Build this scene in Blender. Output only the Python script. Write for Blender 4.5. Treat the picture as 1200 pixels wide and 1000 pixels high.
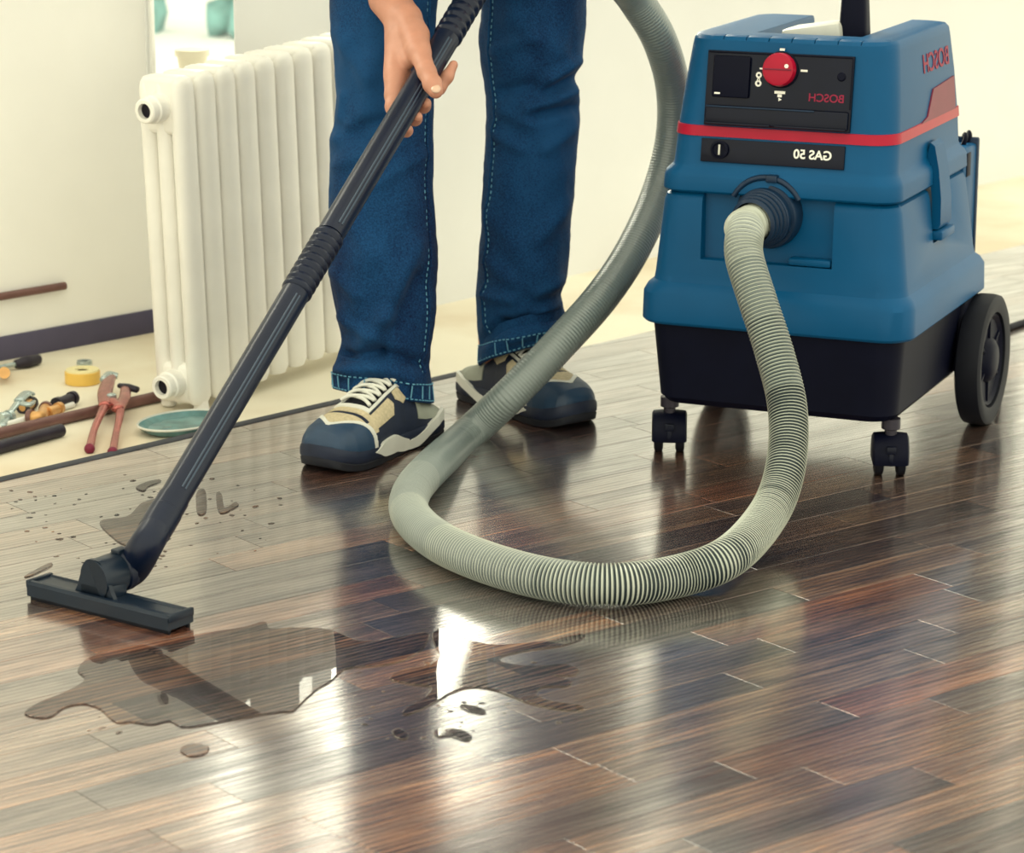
import bpy, bmesh, math, random
import numpy as np
from mathutils import Vector, Matrix, noise

for o in list(bpy.data.objects):
    bpy.data.objects.remove(o, do_unlink=True)
scene = bpy.context.scene
col = scene.collection
random.seed(7)
R = math.radians

# ------------------------------------------------------------------ camera
FPX = 3300.0                      # focal length in pixels of a 1200x1000 frame
PITCH = R(14.1)
CAM_H = 1.0
cam_data = bpy.data.cameras.new('camera')
cam_data.sensor_fit = 'HORIZONTAL'
cam_data.sensor_width = 36.0
cam_data.lens = FPX / 1200.0 * 36.0
cam_data.clip_start = 0.05
cam_data.dof.use_dof = True
cam_data.dof.focus_distance = 3.55
cam_data.dof.aperture_fstop = 9.0
cam = bpy.data.objects.new('camera', cam_data)
cam.location = (0, 0, CAM_H)
cam.rotation_euler = (math.pi / 2 - PITCH, 0, 0)
col.objects.link(cam)
scene.camera = cam

# ------------------------------------------------------------------ light
world = bpy.data.worlds.new('world')
scene.world = world
world.use_nodes = True
bgn = world.node_tree.nodes['Background']
bgn.inputs[0].default_value = (1.0, 0.975, 0.76, 1)
bgn.inputs[1].default_value = 0.80
scene.view_settings.view_transform = 'Standard'
scene.view_settings.look = 'None'
scene.view_settings.gamma = 1.0
scene.view_settings.exposure = 1.15
scene.view_settings.use_curve_mapping = False

WINDOW_POWER = 6.0                # radiance of the daylight behind each window
WARM = (1.0, 0.97, 0.78)


def area_light(name, loc, normal, w, h, radiance):
    d = bpy.data.lights.new(name, 'AREA')
    d.shape = 'RECTANGLE'
    d.size = w
    d.size_y = h
    d.color = WARM
    d.energy = radiance * w * h * math.pi
    o = bpy.data.objects.new(name, d)
    n = Vector(normal).normalized()
    z = -n
    x = Vector((0, 0, 1)).cross(z).normalized()
    y = z.cross(x)
    o.matrix_world = Matrix.Translation(loc) @ Matrix((x, y, z)).transposed().to_4x4()
    col.objects.link(o)
    return o


# ------------------------------------------------------------------ helpers
_c, _s = math.cos(PITCH), math.sin(PITCH)


def ray(x, y):
    dx, dy = (x - 600) / FPX, (500 - y) / FPX
    return Vector((dx, _c + dy * _s, -_s + dy * _c))


def fl(x, y, z=0.0):
    d = ray(x, y)
    return Vector((0, 0, CAM_H)) + d * ((z - CAM_H) / d.z)


def atY(x, y, Y):
    d = ray(x, y)
    return Vector((0, 0, CAM_H)) + d * (Y / d.y)


def depth_of(p):
    return p[1] * _c - (p[2] - CAM_H) * _s


def px(p):
    zc = depth_of(p)
    u = p[1] * _s + (p[2] - CAM_H) * _c
    return 600 + FPX * p[0] / zc, 500 - FPX * u / zc


def props(o, label=None, cat=None, group=None, kind=None):
    if label: o['label'] = label
    if cat: o['category'] = cat
    if group: o['group'] = group
    if kind: o['kind'] = kind
    return o


def obj_from_mesh(name, me, m=None, parent=None, local=False):
    o = bpy.data.objects.new(name, me)
    col.objects.link(o)
    if m is not None and len(me.materials) == 0:
        me.materials.append(m)
    if parent is not None:
        o.parent = parent
        if not local:
            o.matrix_parent_inverse = WM(parent).inverted()
    return o


def WM(o):
    m = o.matrix_basis.copy()
    if o.parent is not None:
        m = WM(o.parent) @ o.matrix_parent_inverse @ m
    return m


def mk(name, verts, faces, m=None, parent=None, smooth=True, local=False):
    me = bpy.data.meshes.new(name)
    me.from_pydata([tuple(v) for v in verts], [], [tuple(f) for f in faces])
    me.update()
    if smooth:
        me.polygons.foreach_set('use_smooth', [True] * len(me.polygons))
    return obj_from_mesh(name, me, m, parent, local)


def from_bm(name, bm, m=None, parent=None, smooth=True, local=False, sharp=35):
    bmesh.ops.recalc_face_normals(bm, faces=bm.faces)
    me = bpy.data.meshes.new(name)
    bm.to_mesh(me)
    bm.free()
    if smooth:
        me.polygons.foreach_set('use_smooth', [True] * len(me.polygons))
        me.set_sharp_from_angle(angle=R(sharp))
    return obj_from_mesh(name, me, m, parent, local)


def empty(name, loc, rotz=0.0, label=None, cat=None, group=None):
    o = bpy.data.objects.new(name, None)
    o.empty_display_size = 0.05
    o.location = loc
    o.rotation_euler = (0, 0, rotz)
    col.objects.link(o)
    props(o, label, cat, group)
    return o


def bm_box(bm, lo, hi, bevel=0.0, seg=2, M=None):
    r = bmesh.ops.create_cube(bm, size=1.0)
    vs = r['verts']
    lo, hi = Vector(lo), Vector(hi)
    c, d = (lo + hi) / 2, hi - lo
    for v in vs:
        v.co = Vector((v.co.x * d.x, v.co.y * d.y, v.co.z * d.z)) + c
    if bevel > 0:
        es = list({e for v in vs for e in v.link_edges})
        rb = bmesh.ops.bevel(bm, geom=es, offset=bevel, segments=seg, affect='EDGES', profile=0.5)
        vs = list({v for f in rb['faces'] for v in f.verts} | {v for v in vs if v.is_valid})
    if M is not None:
        for v in vs:
            v.co = M @ v.co
    return vs


def box(name, lo, hi, m, parent=None, bevel=0.002, local=False, M=None, seg=2):
    bm = bmesh.new()
    bm_box(bm, lo, hi, bevel, seg, M)
    return from_bm(name, bm, m, parent, local=local)


def frame_mat(origin, x, y, z):
    M = Matrix((Vector(x), Vector(y), Vector(z))).transposed().to_4x4()
    M.translation = Vector(origin)
    return M


def axis_mat(origin, axis):
    a = Vector(axis).normalized()
    t = Vector((0, 0, 1)) if abs(a.z) < 0.9 else Vector((1, 0, 0))
    x = t.cross(a).normalized()
    y = a.cross(x)
    return frame_mat(origin, x, y, a)


def lathe_data(profile, n=32, M=None, closed=False):
    """profile: (r, z) list, revolved about local z."""
    V, Fc = [], []
    for r, z in profile:
        for i in range(n):
            t = 2 * math.pi * i / n
            p = Vector((r * math.cos(t), r * math.sin(t), z))
            V.append(M @ p if M else p)
    k = len(profile)
    for j in range(k - 1 + (1 if closed else 0)):
        j2 = (j + 1) % k
        for i in range(n):
            i2 = (i + 1) % n
            Fc.append((j * n + i, j * n + i2, j2 * n + i2, j2 * n + i))
    if not closed:
        if profile[0][0] > 1e-6: Fc.append(tuple(reversed(range(n))))
        if profile[-1][0] > 1e-6: Fc.append(tuple((k - 1) * n + i for i in range(n)))
    return V, Fc


def bm_add(bm, V, Fc):
    vs = [bm.verts.new(v) for v in V]
    for f in Fc:
        try:
            bm.faces.new([vs[i] for i in f])
        except ValueError:
            pass
    return vs


def lathe(name, profile, m, parent=None, M=None, n=32, local=False, closed=False, sharp=35):
    bm = bmesh.new()
    V, Fc = lathe_data(profile, n, M, closed)
    bm_add(bm, V, Fc)
    bmesh.ops.remove_doubles(bm, verts=bm.verts, dist=1e-6)
    return from_bm(name, bm, m, parent, local=local, sharp=sharp)


def catmull(pts, per=12, closed=False):
    pts = [Vector(p) for p in pts]
    n = len(pts)
    out = []
    rng = range(n) if closed else range(n - 1)
    for i in rng:
        p1, p2 = pts[i], pts[(i + 1) % n]
        p0 = pts[(i - 1) % n] if (closed or i > 0) else p1 * 2 - p2
        p3 = pts[(i + 2) % n] if (closed or i + 2 < n) else p2 * 2 - p1
        for k in range(per):
            t = k / per
            out.append(0.5 * ((2 * p1) + (p2 - p0) * t + (2 * p0 - 5 * p1 + 4 * p2 - p3) * t * t
                              + (3 * p1 - p0 - 3 * p2 + p3) * t ** 3))
    if not closed:
        out.append(pts[-1].copy())
    return out


def resample(pts, step):
    d = [0.0]
    for a, b in zip(pts[:-1], pts[1:]):
        d.append(d[-1] + (b - a).length)
    n = max(2, int(round(d[-1] / step)))
    out, ss, j = [], [], 0
    for i in range(n + 1):
        s = d[-1] * i / n
        while j < len(d) - 2 and d[j + 1] < s:
            j += 1
        t = (s - d[j]) / max(1e-9, d[j + 1] - d[j])
        out.append(pts[j].lerp(pts[j + 1], min(1, max(0, t))))
        ss.append(s)
    return out, ss


def tube_data(pts, radius, n=12, caps=True, squash=None):
    """radius: number, or list per point. Parallel-transported frames."""
    V, Fc = [], []
    k = len(pts)
    T = []
    for i in range(k):
        a, b = pts[max(0, i - 1)], pts[min(k - 1, i + 1)]
        T.append((b - a).normalized())
    ref = Vector((0, 0, 1)) if abs(T[0].z) < 0.9 else Vector((1, 0, 0))
    x = (ref - T[0] * ref.dot(T[0])).normalized()
    for i in range(k):
        x = (x - T[i] * x.dot(T[i])).normalized()
        y = T[i].cross(x)
        r = radius[i] if isinstance(radius, (list, tuple)) else radius
        for j in range(n):
            t = 2 * math.pi * j / n
            V.append(pts[i] + x * (r * math.cos(t)) + y * (r * math.sin(t)))
    for i in range(k - 1):
        for j in range(n):
            j2 = (j + 1) % n
            Fc.append((i * n + j, i * n + j2, (i + 1) * n + j2, (i + 1) * n + j))
    if caps:
        Fc.append(tuple(reversed(range(n))))
        Fc.append(tuple((k - 1) * n + j for j in range(n)))
    return V, Fc


def tube(name, pts, radius, m, parent=None, n=12, local=False, caps=True):
    V, Fc = tube_data([Vector(p) for p in pts], radius, n, caps)
    o = mk(name, V, Fc, m, parent, True, local)
    o.data.set_sharp_from_angle(angle=R(50))
    return o


def apply_mods(o):
    dg = bpy.context.evaluated_depsgraph_get()
    dg.update()
    me = bpy.data.meshes.new_from_object(o.evaluated_get(dg))
    o.modifiers.clear()
    o.data = me
    return o


def cut(o, boxes, bevel=0.0):
    """carve boxes (lo, hi, matrix or None) out of mesh object o, in o's local space."""
    tmp = []
    for lo, hi in boxes:
        bm = bmesh.new()
        bm_box(bm, lo, hi, 0)
        bmesh.ops.recalc_face_normals(bm, faces=bm.faces)
        me = bpy.data.meshes.new('cutter')
        bm.to_mesh(me)
        bm.free()
        c = bpy.data.objects.new('cutter', me)
        col.objects.link(c)
        c.matrix_world = WM(o)
        md = o.modifiers.new('b', 'BOOLEAN')
        md.operation = 'DIFFERENCE'
        md.solver = 'EXACT'
        md.object = c
        tmp.append(c)
    bpy.context.view_layer.update()
    if bevel > 0:
        b = o.modifiers.new('v', 'BEVEL')
        b.width = bevel
        b.segments = 2
        b.limit_method = 'ANGLE'
        b.angle_limit = R(38)
    apply_mods(o)
    for c in tmp:
        bpy.data.objects.remove(c, do_unlink=True)
    o.data.polygons.foreach_set('use_smooth', [True] * len(o.data.polygons))
    o.data.set_sharp_from_angle(angle=R(32))
    return o


def copy_tree(o, parent=None):
    c = o.copy()
    col.objects.link(c)
    if parent is not None:
        c.parent = parent
    for ch in list(o.children):
        copy_tree(ch, c)
    return c


# ------------------------------------------------------------------ materials
def s2l(r, g, b):
    f = lambda c: c / 12.92 if c <= 0.04045 else ((c + 0.055) / 1.055) ** 2.4
    return (f(r / 255), f(g / 255), f(b / 255))


def mat(name, color, rough=0.5, metal=0.0, spec=0.5, vary=0.12, scale=30.0, bump=0.0, bscale=200.0, coat=0.0, coat_rough=0.1):
    m = bpy.data.materials.new(name)
    m.use_nodes = True
    nt = m.node_tree
    b = nt.nodes['Principled BSDF']
    b.inputs['Roughness'].default_value = rough
    b.inputs['Metallic'].default_value = metal
    b.inputs['Specular IOR Level'].default_value = spec
    b.inputs['Coat Weight'].default_value = coat
    b.inputs['Coat Roughness'].default_value = coat_rough
    tc = nt.nodes.new('ShaderNodeTexCoord')
    nz = nt.nodes.new('ShaderNodeTexNoise')
    nz.inputs['Scale'].default_value = scale
    nz.inputs['Detail'].default_value = 4
    nt.links.new(tc.outputs['Object'], nz.inputs['Vector'])
    rp = nt.nodes.new('ShaderNodeValToRGB')
    rp.color_ramp.elements[0].position = 0.3
    rp.color_ramp.elements[1].position = 0.7
    rp.color_ramp.elements[0].color = tuple(c * (1 - vary) for c in color) + (1,)
    rp.color_ramp.elements[1].color = tuple(min(1, c * (1 + vary)) for c in color) + (1,)
    nt.links.new(nz.outputs['Fac'], rp.inputs['Fac'])
    nt.links.new(rp.outputs['Color'], b.inputs['Base Color'])
    if bump > 0:
        n2 = nt.nodes.new('ShaderNodeTexNoise')
        n2.inputs['Scale'].default_value = bscale
        nt.links.new(tc.outputs['Object'], n2.inputs['Vector'])
        bp = nt.nodes.new('ShaderNodeBump')
        bp.inputs['Strength'].default_value = bump
        bp.inputs['Distance'].default_value = 0.001
        nt.links.new(n2.outputs['Fac'], bp.inputs['Height'])
        nt.links.new(bp.outputs['Normal'], b.inputs['Normal'])
    return m


PLANK_ANG = R(52)                 # plank direction, clockwise from straight ahead


def wood_material():
    m = bpy.data.materials.new('laminate_wood')
    m.use_nodes = True
    nt = m.node_tree
    L = nt.links.new
    N = nt.nodes.new
    b = nt.nodes['Principled BSDF']
    geo = N('ShaderNodeNewGeometry')
    oi = N('ShaderNodeObjectInfo')
    mp = N('ShaderNodeMapping')
    mp.vector_type = 'POINT'
    mp.inputs['Rotation'].default_value = (0, 0, -(math.pi / 2 - PLANK_ANG))
    L(geo.outputs['Position'], mp.inputs['Vector'])
    off = N('ShaderNodeVectorMath')
    off.operation = 'MULTIPLY_ADD'
    cmb = N('ShaderNodeCombineXYZ')
    L(oi.outputs['Random'], cmb.inputs[0])
    L(oi.outputs['Random'], cmb.inputs[1])
    off.inputs[1].default_value = (17, 29, 0)
    L(cmb.outputs[0], off.inputs[0])
    L(mp.outputs[0], off.inputs[2])

    def nz(sx, sy, scale, detail, rough=0.6, dist=0.0):
        k = N('ShaderNodeMapping')
        k.inputs['Scale'].default_value = (sx, sy, 1)
        L(off.outputs[0], k.inputs['Vector'])
        t = N('ShaderNodeTexNoise')
        t.inputs['Scale'].default_value = scale
        t.inputs['Detail'].default_value = detail
        t.inputs['Roughness'].default_value = rough
        t.inputs['Distortion'].default_value = dist
        L(k.outputs[0], t.inputs['Vector'])
        return t
    fine = nz(3, 55, 4.0, 6, 0.65, 0.4)
    broad = nz(2.2, 16, 2.0, 3, 0.5, 1.2)
    # cathedral figure
    k = N('ShaderNodeMapping')
    k.inputs['Scale'].default_value = (2.2, 15, 1)
    L(off.outputs[0], k.inputs['Vector'])
    wv = N('ShaderNodeTexWave')
    wv.wave_type = 'RINGS'
    wv.inputs['Scale'].default_value = 2.2
    wv.inputs['Distortion'].default_value = 5.0
    wv.inputs['Detail'].default_value = 2.0
    wv.inputs['Detail Scale'].default_value = 1.2
    L(k.outputs[0], wv.inputs['Vector'])
    mx = N('ShaderNodeMath'); mx.operation = 'MULTIPLY_ADD'
    L(fine.outputs['Fac'], mx.inputs[0]); mx.inputs[1].default_value = 0.42
    m2 = N('ShaderNodeMath'); m2.operation = 'MULTIPLY'
    L(broad.outputs['Fac'], m2.inputs[0]); m2.inputs[1].default_value = 0.58
    L(m2.outputs[0], mx.inputs[2])
    m3 = N('ShaderNodeMath'); m3.operation = 'MULTIPLY_ADD'
    L(wv.outputs['Fac'], m3.inputs[0]); m3.inputs[1].default_value = 0.16
    L(mx.outputs[0], m3.inputs[2])
    rp = N('ShaderNodeValToRGB')
    e = rp.color_ramp.elements
    e[0].position = 0.38; e[0].color = (0.014, 0.012, 0.020, 1)
    e[1].position = 0.78; e[1].color = (0.25, 0.15, 0.095, 1)
    q = rp.color_ramp.elements.new(0.56); q.color = (0.078, 0.047, 0.040, 1)
    L(m3.outputs[0], rp.inputs['Fac'])
    mul = N('ShaderNodeMix'); mul.data_type = 'RGBA'; mul.blend_type = 'MULTIPLY'
    mul.inputs['Factor'].default_value = 1.0
    L(rp.outputs['Color'], mul.inputs['A'])
    L(oi.outputs['Color'], mul.inputs['B'])
    L(mul.outputs['Result'], b.inputs['Base Color'])
    rr = N('ShaderNodeMapRange')
    rr.inputs['To Min'].default_value = 0.20
    rr.inputs['To Max'].default_value = 0.33
    L(fine.outputs['Fac'], rr.inputs['Value'])
    L(rr.outputs[0], b.inputs['Roughness'])
    b.inputs['IOR'].default_value = 1.55
    b.inputs['Specular IOR Level'].default_value = 0.2
    bp = N('ShaderNodeBump')
    bp.inputs['Strength'].default_value = 0.12
    bp.inputs['Distance'].default_value = 0.0006
    L(fine.outputs['Fac'], bp.inputs['Height'])
    L(bp.outputs['Normal'], b.inputs['Normal'])
    # glossy lacquer over the print
    gl = N('ShaderNodeBsdfGlossy')
    gr = N('ShaderNodeMapRange')
    gr.inputs['From Min'].default_value = 0.3; gr.inputs['From Max'].default_value = 0.7
    gr.inputs['To Min'].default_value = 0.21; gr.inputs['To Max'].default_value = 0.12
    L(fine.outputs['Fac'], gr.inputs['Value'])
    L(gr.outputs[0], gl.inputs['Roughness'])
    gl.inputs['Color'].default_value = (0.95, 0.95, 0.95, 1)
    fr = N('ShaderNodeFresnel')
    fr.inputs['IOR'].default_value = 1.5
    k2 = N('ShaderNodeMath'); k2.operation = 'MULTIPLY'; k2.use_clamp = True
    gm2 = N('ShaderNodeMapRange')
    gm2.inputs['From Min'].default_value = 0.42; gm2.inputs['From Max'].default_value = 0.72
    gm2.inputs['To Min'].default_value = 1.55; gm2.inputs['To Max'].default_value = 2.7
    L(m3.outputs[0], gm2.inputs['Value'])
    L(gm2.outputs[0], k2.inputs[1])
    L(fr.outputs[0], k2.inputs[0])
    ms = N('ShaderNodeMixShader')
    L(k2.outputs[0], ms.inputs[0])
    L(b.outputs[0], ms.inputs[1])
    L(gl.outputs[0], ms.inputs[2])
    L(ms.outputs[0], nt.nodes['Material Output'].inputs['Surface'])
    return m


def screed_material():
    m = mat('bare_screed', s2l(230, 223, 203), rough=0.75, vary=0.06, scale=3.0, bump=0.15, bscale=120)
    nt = m.node_tree
    b = nt.nodes['Principled BSDF']
    tc = nt.nodes.new('ShaderNodeTexCoord')
    n = nt.nodes.new('ShaderNodeTexNoise')
    n.inputs['Scale'].default_value = 2.6
    n.inputs['Detail'].default_value = 5
    nt.links.new(tc.outputs['Object'], n.inputs['Vector'])
    rp = nt.nodes.new('ShaderNodeValToRGB')
    rp.color_ramp.elements[0].position = 0.48
    rp.color_ramp.elements[1].position = 0.66
    rp.color_ramp.elements[0].color = (0, 0, 0, 1)
    rp.color_ramp.elements[1].color = (0.7, 0.7, 0.7, 1)
    nt.links.new(n.outputs['Fac'], rp.inputs['Fac'])
    mx = nt.nodes.new('ShaderNodeMix'); mx.data_type = 'RGBA'
    nt.links.new(rp.outputs['Color'], mx.inputs['Factor'])
    old = b.inputs['Base Color'].links[0].from_socket
    nt.links.new(old, mx.inputs['A'])
    mx.inputs['B'].default_value = s2l(206, 188, 160) + (1,)
    nt.links.new(mx.outputs['Result'], b.inputs['Base Color'])
    return m


def pane_material():
    m = bpy.data.materials.new('window_glass')
    m.use_nodes = True
    nt = m.node_tree
    nt.nodes.clear()
    o = nt.nodes.new('ShaderNodeOutputMaterial')
    t = nt.nodes.new('ShaderNodeBsdfTransparent')
    g = nt.nodes.new('ShaderNodeBsdfGlossy')
    g.inputs['Roughness'].default_value = 0.02
    f = nt.nodes.new('ShaderNodeFresnel')
    f.inputs['IOR'].default_value = 1.3
    mx = nt.nodes.new('ShaderNodeMixShader')
    nt.links.new(f.outputs[0], mx.inputs[0])
    nt.links.new(t.outputs[0], mx.inputs[1])
    nt.links.new(g.outputs[0], mx.inputs[2])
    nt.links.new(mx.outputs[0], o.inputs[0])
    return m


def water_material():
    m = bpy.data.materials.new('water')
    m.use_nodes = True
    b = m.node_tree.nodes['Principled BSDF']
    b.inputs['Base Color'].default_value = (0.97, 0.98, 1, 1)
    b.inputs['Transmission Weight'].default_value = 1.0
    b.inputs['IOR'].default_value = 1.33
    b.inputs['Roughness'].default_value = 0.0
    return m


def denim_material():
    m = bpy.data.materials.new('denim')
    m.use_nodes = True
    nt = m.node_tree
    L, N = nt.links.new, nt.nodes.new
    b = nt.nodes['Principled BSDF']
    b.inputs['Roughness'].default_value = 0.85
    b.inputs['Specular IOR Level'].default_value = 0.15
    b.inputs['Sheen Weight'].default_value = 0.02
    tc = N('ShaderNodeTexCoord')
    n1 = N('ShaderNodeTexNoise'); n1.inputs['Scale'].default_value = 7; n1.inputs['Detail'].default_value = 3
    mp = N('ShaderNodeMapping'); mp.inputs['Scale'].default_value = (1, 1, 0.4)
    L(tc.outputs['Object'], mp.inputs['Vector']); L(mp.outputs[0], n1.inputs['Vector'])
    n2 = N('ShaderNodeTexNoise'); n2.inputs['Scale'].default_value = 420; n2.inputs['Detail'].default_value = 2
    L(tc.outputs['Object'], n2.inputs['Vector'])
    a = N('ShaderNodeMath'); a.operation = 'MULTIPLY_ADD'; a.inputs[1].default_value = 0.45
    L(n2.outputs['Fac'], a.inputs[0]); 
    a2 = N('ShaderNodeMath'); a2.operation = 'MULTIPLY'; a2.inputs[1].default_value = 0.75
    L(n1.outputs['Fac'], a2.inputs[0]); L(a2.outputs[0], a.inputs[2])
    rp = N('ShaderNodeValToRGB')
    e = rp.color_ramp.elements
    e[0].position = 0.46; e[0].color = s2l(7, 22, 58) + (1,)
    e[1].position = 0.72; e[1].color = s2l(22, 68, 112) + (1,)
    L(a.outputs[0], rp.inputs['Fac'])
    L(rp.outputs['Color'], b.inputs['Base Color'])
    bp = N('ShaderNodeBump'); bp.inputs['Strength'].default_value = 0.25; bp.inputs['Distance'].default_value = 0.0008
    L(n2.outputs['Fac'], bp.inputs['Height']); L(bp.outputs['Normal'], b.inputs['Normal'])
    return m


WOOD = wood_material()
SCREED = screed_material()
PANE = pane_material()
WATER = water_material()
DENIM = denim_material()
WALL = mat('white_plaster', (0.73, 0.735, 0.73), rough=0.8, vary=0.02, scale=6, bump=0.05, bscale=90)
WALL_L = mat('left_plaster', (0.88, 0.87, 0.84), rough=0.8, vary=0.02, scale=6, bump=0.05, bscale=90)
FRAME = mat('white_paint', (0.82, 0.82, 0.79), rough=0.4, vary=0.02)
RAD = mat('radiator_enamel', (0.84, 0.82, 0.77), rough=0.35, vary=0.04, scale=12)
BLUE = mat('blue_plastic', s2l(4, 76, 120), spec=0.15, rough=0.40, vary=0.06, scale=9, bump=0.05, bscale=900)
BLACKP = mat('black_plastic', s2l(9, 12, 30), spec=0.10, rough=0.5, vary=0.15, scale=14, bump=0.05, bscale=700)
GLOSSB = mat('gloss_black', s2l(8, 13, 32), spec=0.2, rough=0.25, vary=0.1)
RUBBER = mat('black_rubber', s2l(12, 15, 26), spec=0.25, rough=0.6, vary=0.15)
RED = mat('red_plastic', s2l(166, 10, 46), spec=0.25, rough=0.35, vary=0.05)
DRED = mat('dark_red_plastic', s2l(116, 34, 58), spec=0.25, rough=0.4, vary=0.08)
REDINK = mat('red_print', s2l(140, 26, 60), spec=0.25, rough=0.5, vary=0.03)
WHITEINK = mat('white_print', (0.85, 0.84, 0.78), rough=0.5, vary=0.02)
GREYP = mat('light_grey_plastic', (0.62, 0.62, 0.56), rough=0.4, vary=0.05)
NAVYP = mat('navy_plastic', s2l(18, 42, 68), spec=0.3, rough=0.38, vary=0.1)
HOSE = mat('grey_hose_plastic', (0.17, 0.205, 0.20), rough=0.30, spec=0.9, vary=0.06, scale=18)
HOSE_CREST = mat('hose_crest_highlight', (0.46, 0.49, 0.42), rough=0.25, spec=0.8, vary=0.04)  # highlight on the rib crests, put into the colour
HOSE_GAP = mat('hose_valley_shade', (0.016, 0.028, 0.034), rough=0.4, vary=0.05)  # shade in the rib valleys, put into the colour
WAND = mat('wand_black_plastic', s2l(12, 22, 44), spec=0.3, rough=0.3, vary=0.1, scale=20)
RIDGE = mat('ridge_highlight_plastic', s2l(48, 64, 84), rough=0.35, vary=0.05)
NOZ = mat('nozzle_plastic', s2l(16, 30, 46), spec=0.35, rough=0.35, vary=0.12, scale=25)
SKIN = mat('skin', s2l(190, 134, 112), rough=0.5, vary=0.07, scale=45, bump=0.08, bscale=500)
SKIN.node_tree.nodes['Principled BSDF'].inputs['Subsurface Weight'].default_value = 0.12
SKIN.node_tree.nodes['Principled BSDF'].inputs['Subsurface Radius'].default_value = (0.01, 0.004, 0.002)
NAIL = mat('fingernail', s2l(206, 172, 150), rough=0.25, vary=0.03)
HAIR = mat('brown_hair', s2l(60, 44, 34), rough=0.6)
SHIRT = mat('shirt_cloth', s2l(176, 176, 168), rough=0.85, vary=0.06)
STITCH = mat('stitch_thread', s2l(96, 156, 186), rough=0.8, vary=0.1)
SH_NAVY = mat('shoe_navy', s2l(18, 30, 54), rough=0.55, vary=0.15, scale=60)
SH_BLACK = mat('shoe_black_mesh', s2l(12, 15, 28), rough=0.75, vary=0.2, scale=120)
SH_CAP = mat('shoe_toe_rubber', s2l(30, 58, 86), rough=0.5, vary=0.1, scale=50)
SH_BEIGE = mat('shoe_beige_mesh', s2l(196, 182, 150), rough=0.8, vary=0.14, scale=220, bump=0.3, bscale=700)
SH_WHITE = mat('shoe_white_trim', (0.70, 0.70, 0.64), rough=0.5, vary=0.04)
SH_GREY = mat('shoe_grey', s2l(150, 154, 142), rough=0.6, vary=0.08)
COPPER = mat('copper_pipe', s2l(112, 80, 76), rough=0.4, metal=0.3, vary=0.15, scale=40)
BRASS = mat('brass', s2l(214, 164, 104), rough=0.3, metal=0.5, vary=0.15)
STEEL = mat('steel', s2l(176, 190, 190), rough=0.25, metal=0.7, vary=0.1)
DARKM = mat('dark_metal', s2l(44, 40, 52), rough=0.4, metal=0.4, vary=0.2)
PLIER = mat('plier_copper_paint', s2l(176, 104, 98), rough=0.25, metal=0.75, vary=0.25, scale=60)
YELLOW = mat('yellow_tape', s2l(226, 184, 88), rough=0.5, vary=0.04)
PALEY = mat('pale_yellow_disc', s2l(228, 216, 164), rough=0.6, vary=0.03)
TEAL = mat('teal_plastic', s2l(88, 130, 132), rough=0.2, vary=0.3, scale=28)
DSTRIP = mat('unpainted_wall_base', s2l(80, 76, 100), rough=0.8, vary=0.12, scale=9)
EDGE = mat('dark_underlay_edge', s2l(46, 50, 60), rough=0.7, vary=0.25, scale=60)
SNOW = mat('snow', (0.88, 0.88, 0.86), rough=0.9, vary=0.03, scale=2)
LEAF = mat('teal_foliage', s2l(120, 170, 168), rough=0.8, vary=0.35, scale=14)
POT = mat('pale_pot', s2l(222, 214, 190), rough=0.7, vary=0.05)

# ------------------------------------------------------------------ the setting: floor
WALL_ANG = R(41.5)
U = Vector((math.sin(WALL_ANG), math.cos(WALL_ANG), 0))      # along the wall, away to the right
NW = Vector((U.y, -U.x, 0))                                  # out of the wall, into the room
SUB = -0.008                                                 # bare screed level, planks are laid on it

floor = box('floor', (-9, -3, -0.25), (9, 14, SUB), SCREED, bevel=0)
props(floor, 'bare cream screed floor under and beside the laminate', 'floor', kind='structure')

EDGE_P = fl(0, 565)
EDGE_Q = fl(345, 485)
EU = (EDGE_Q - EDGE_P).normalized()
EN = Vector((EU.y, -EU.x, 0))                                # into the laminate side
PU = Vector((math.sin(PLANK_ANG), math.cos(PLANK_ANG), 0))
PV = Vector((PU.y, -PU.x, 0))
STRIP_W, STRIP_T = 0.064, 0.007
LENS = [0.30, 0.36, 0.43, 0.50]
plank_meshes = []
for Ln in LENS:
    bm = bmesh.new()
    bm_box(bm, (0.0003, 0.0003, -STRIP_T), (Ln - 0.0003, STRIP_W - 0.0003, 0))
    es = [e for e in bm.edges if all(abs(v.co.z) < 1e-6 for v in e.verts)]
    bmesh.ops.bevel(bm, geom=es, offset=0.0002, segments=1, affect='EDGES')
    bmesh.ops.recalc_face_normals(bm, faces=bm.faces)
    me = bpy.data.meshes.new('plank')
    bm.to_mesh(me)
    bm.free()
    me.materials.append(WOOD)
    plank_meshes.append(me)

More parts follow.
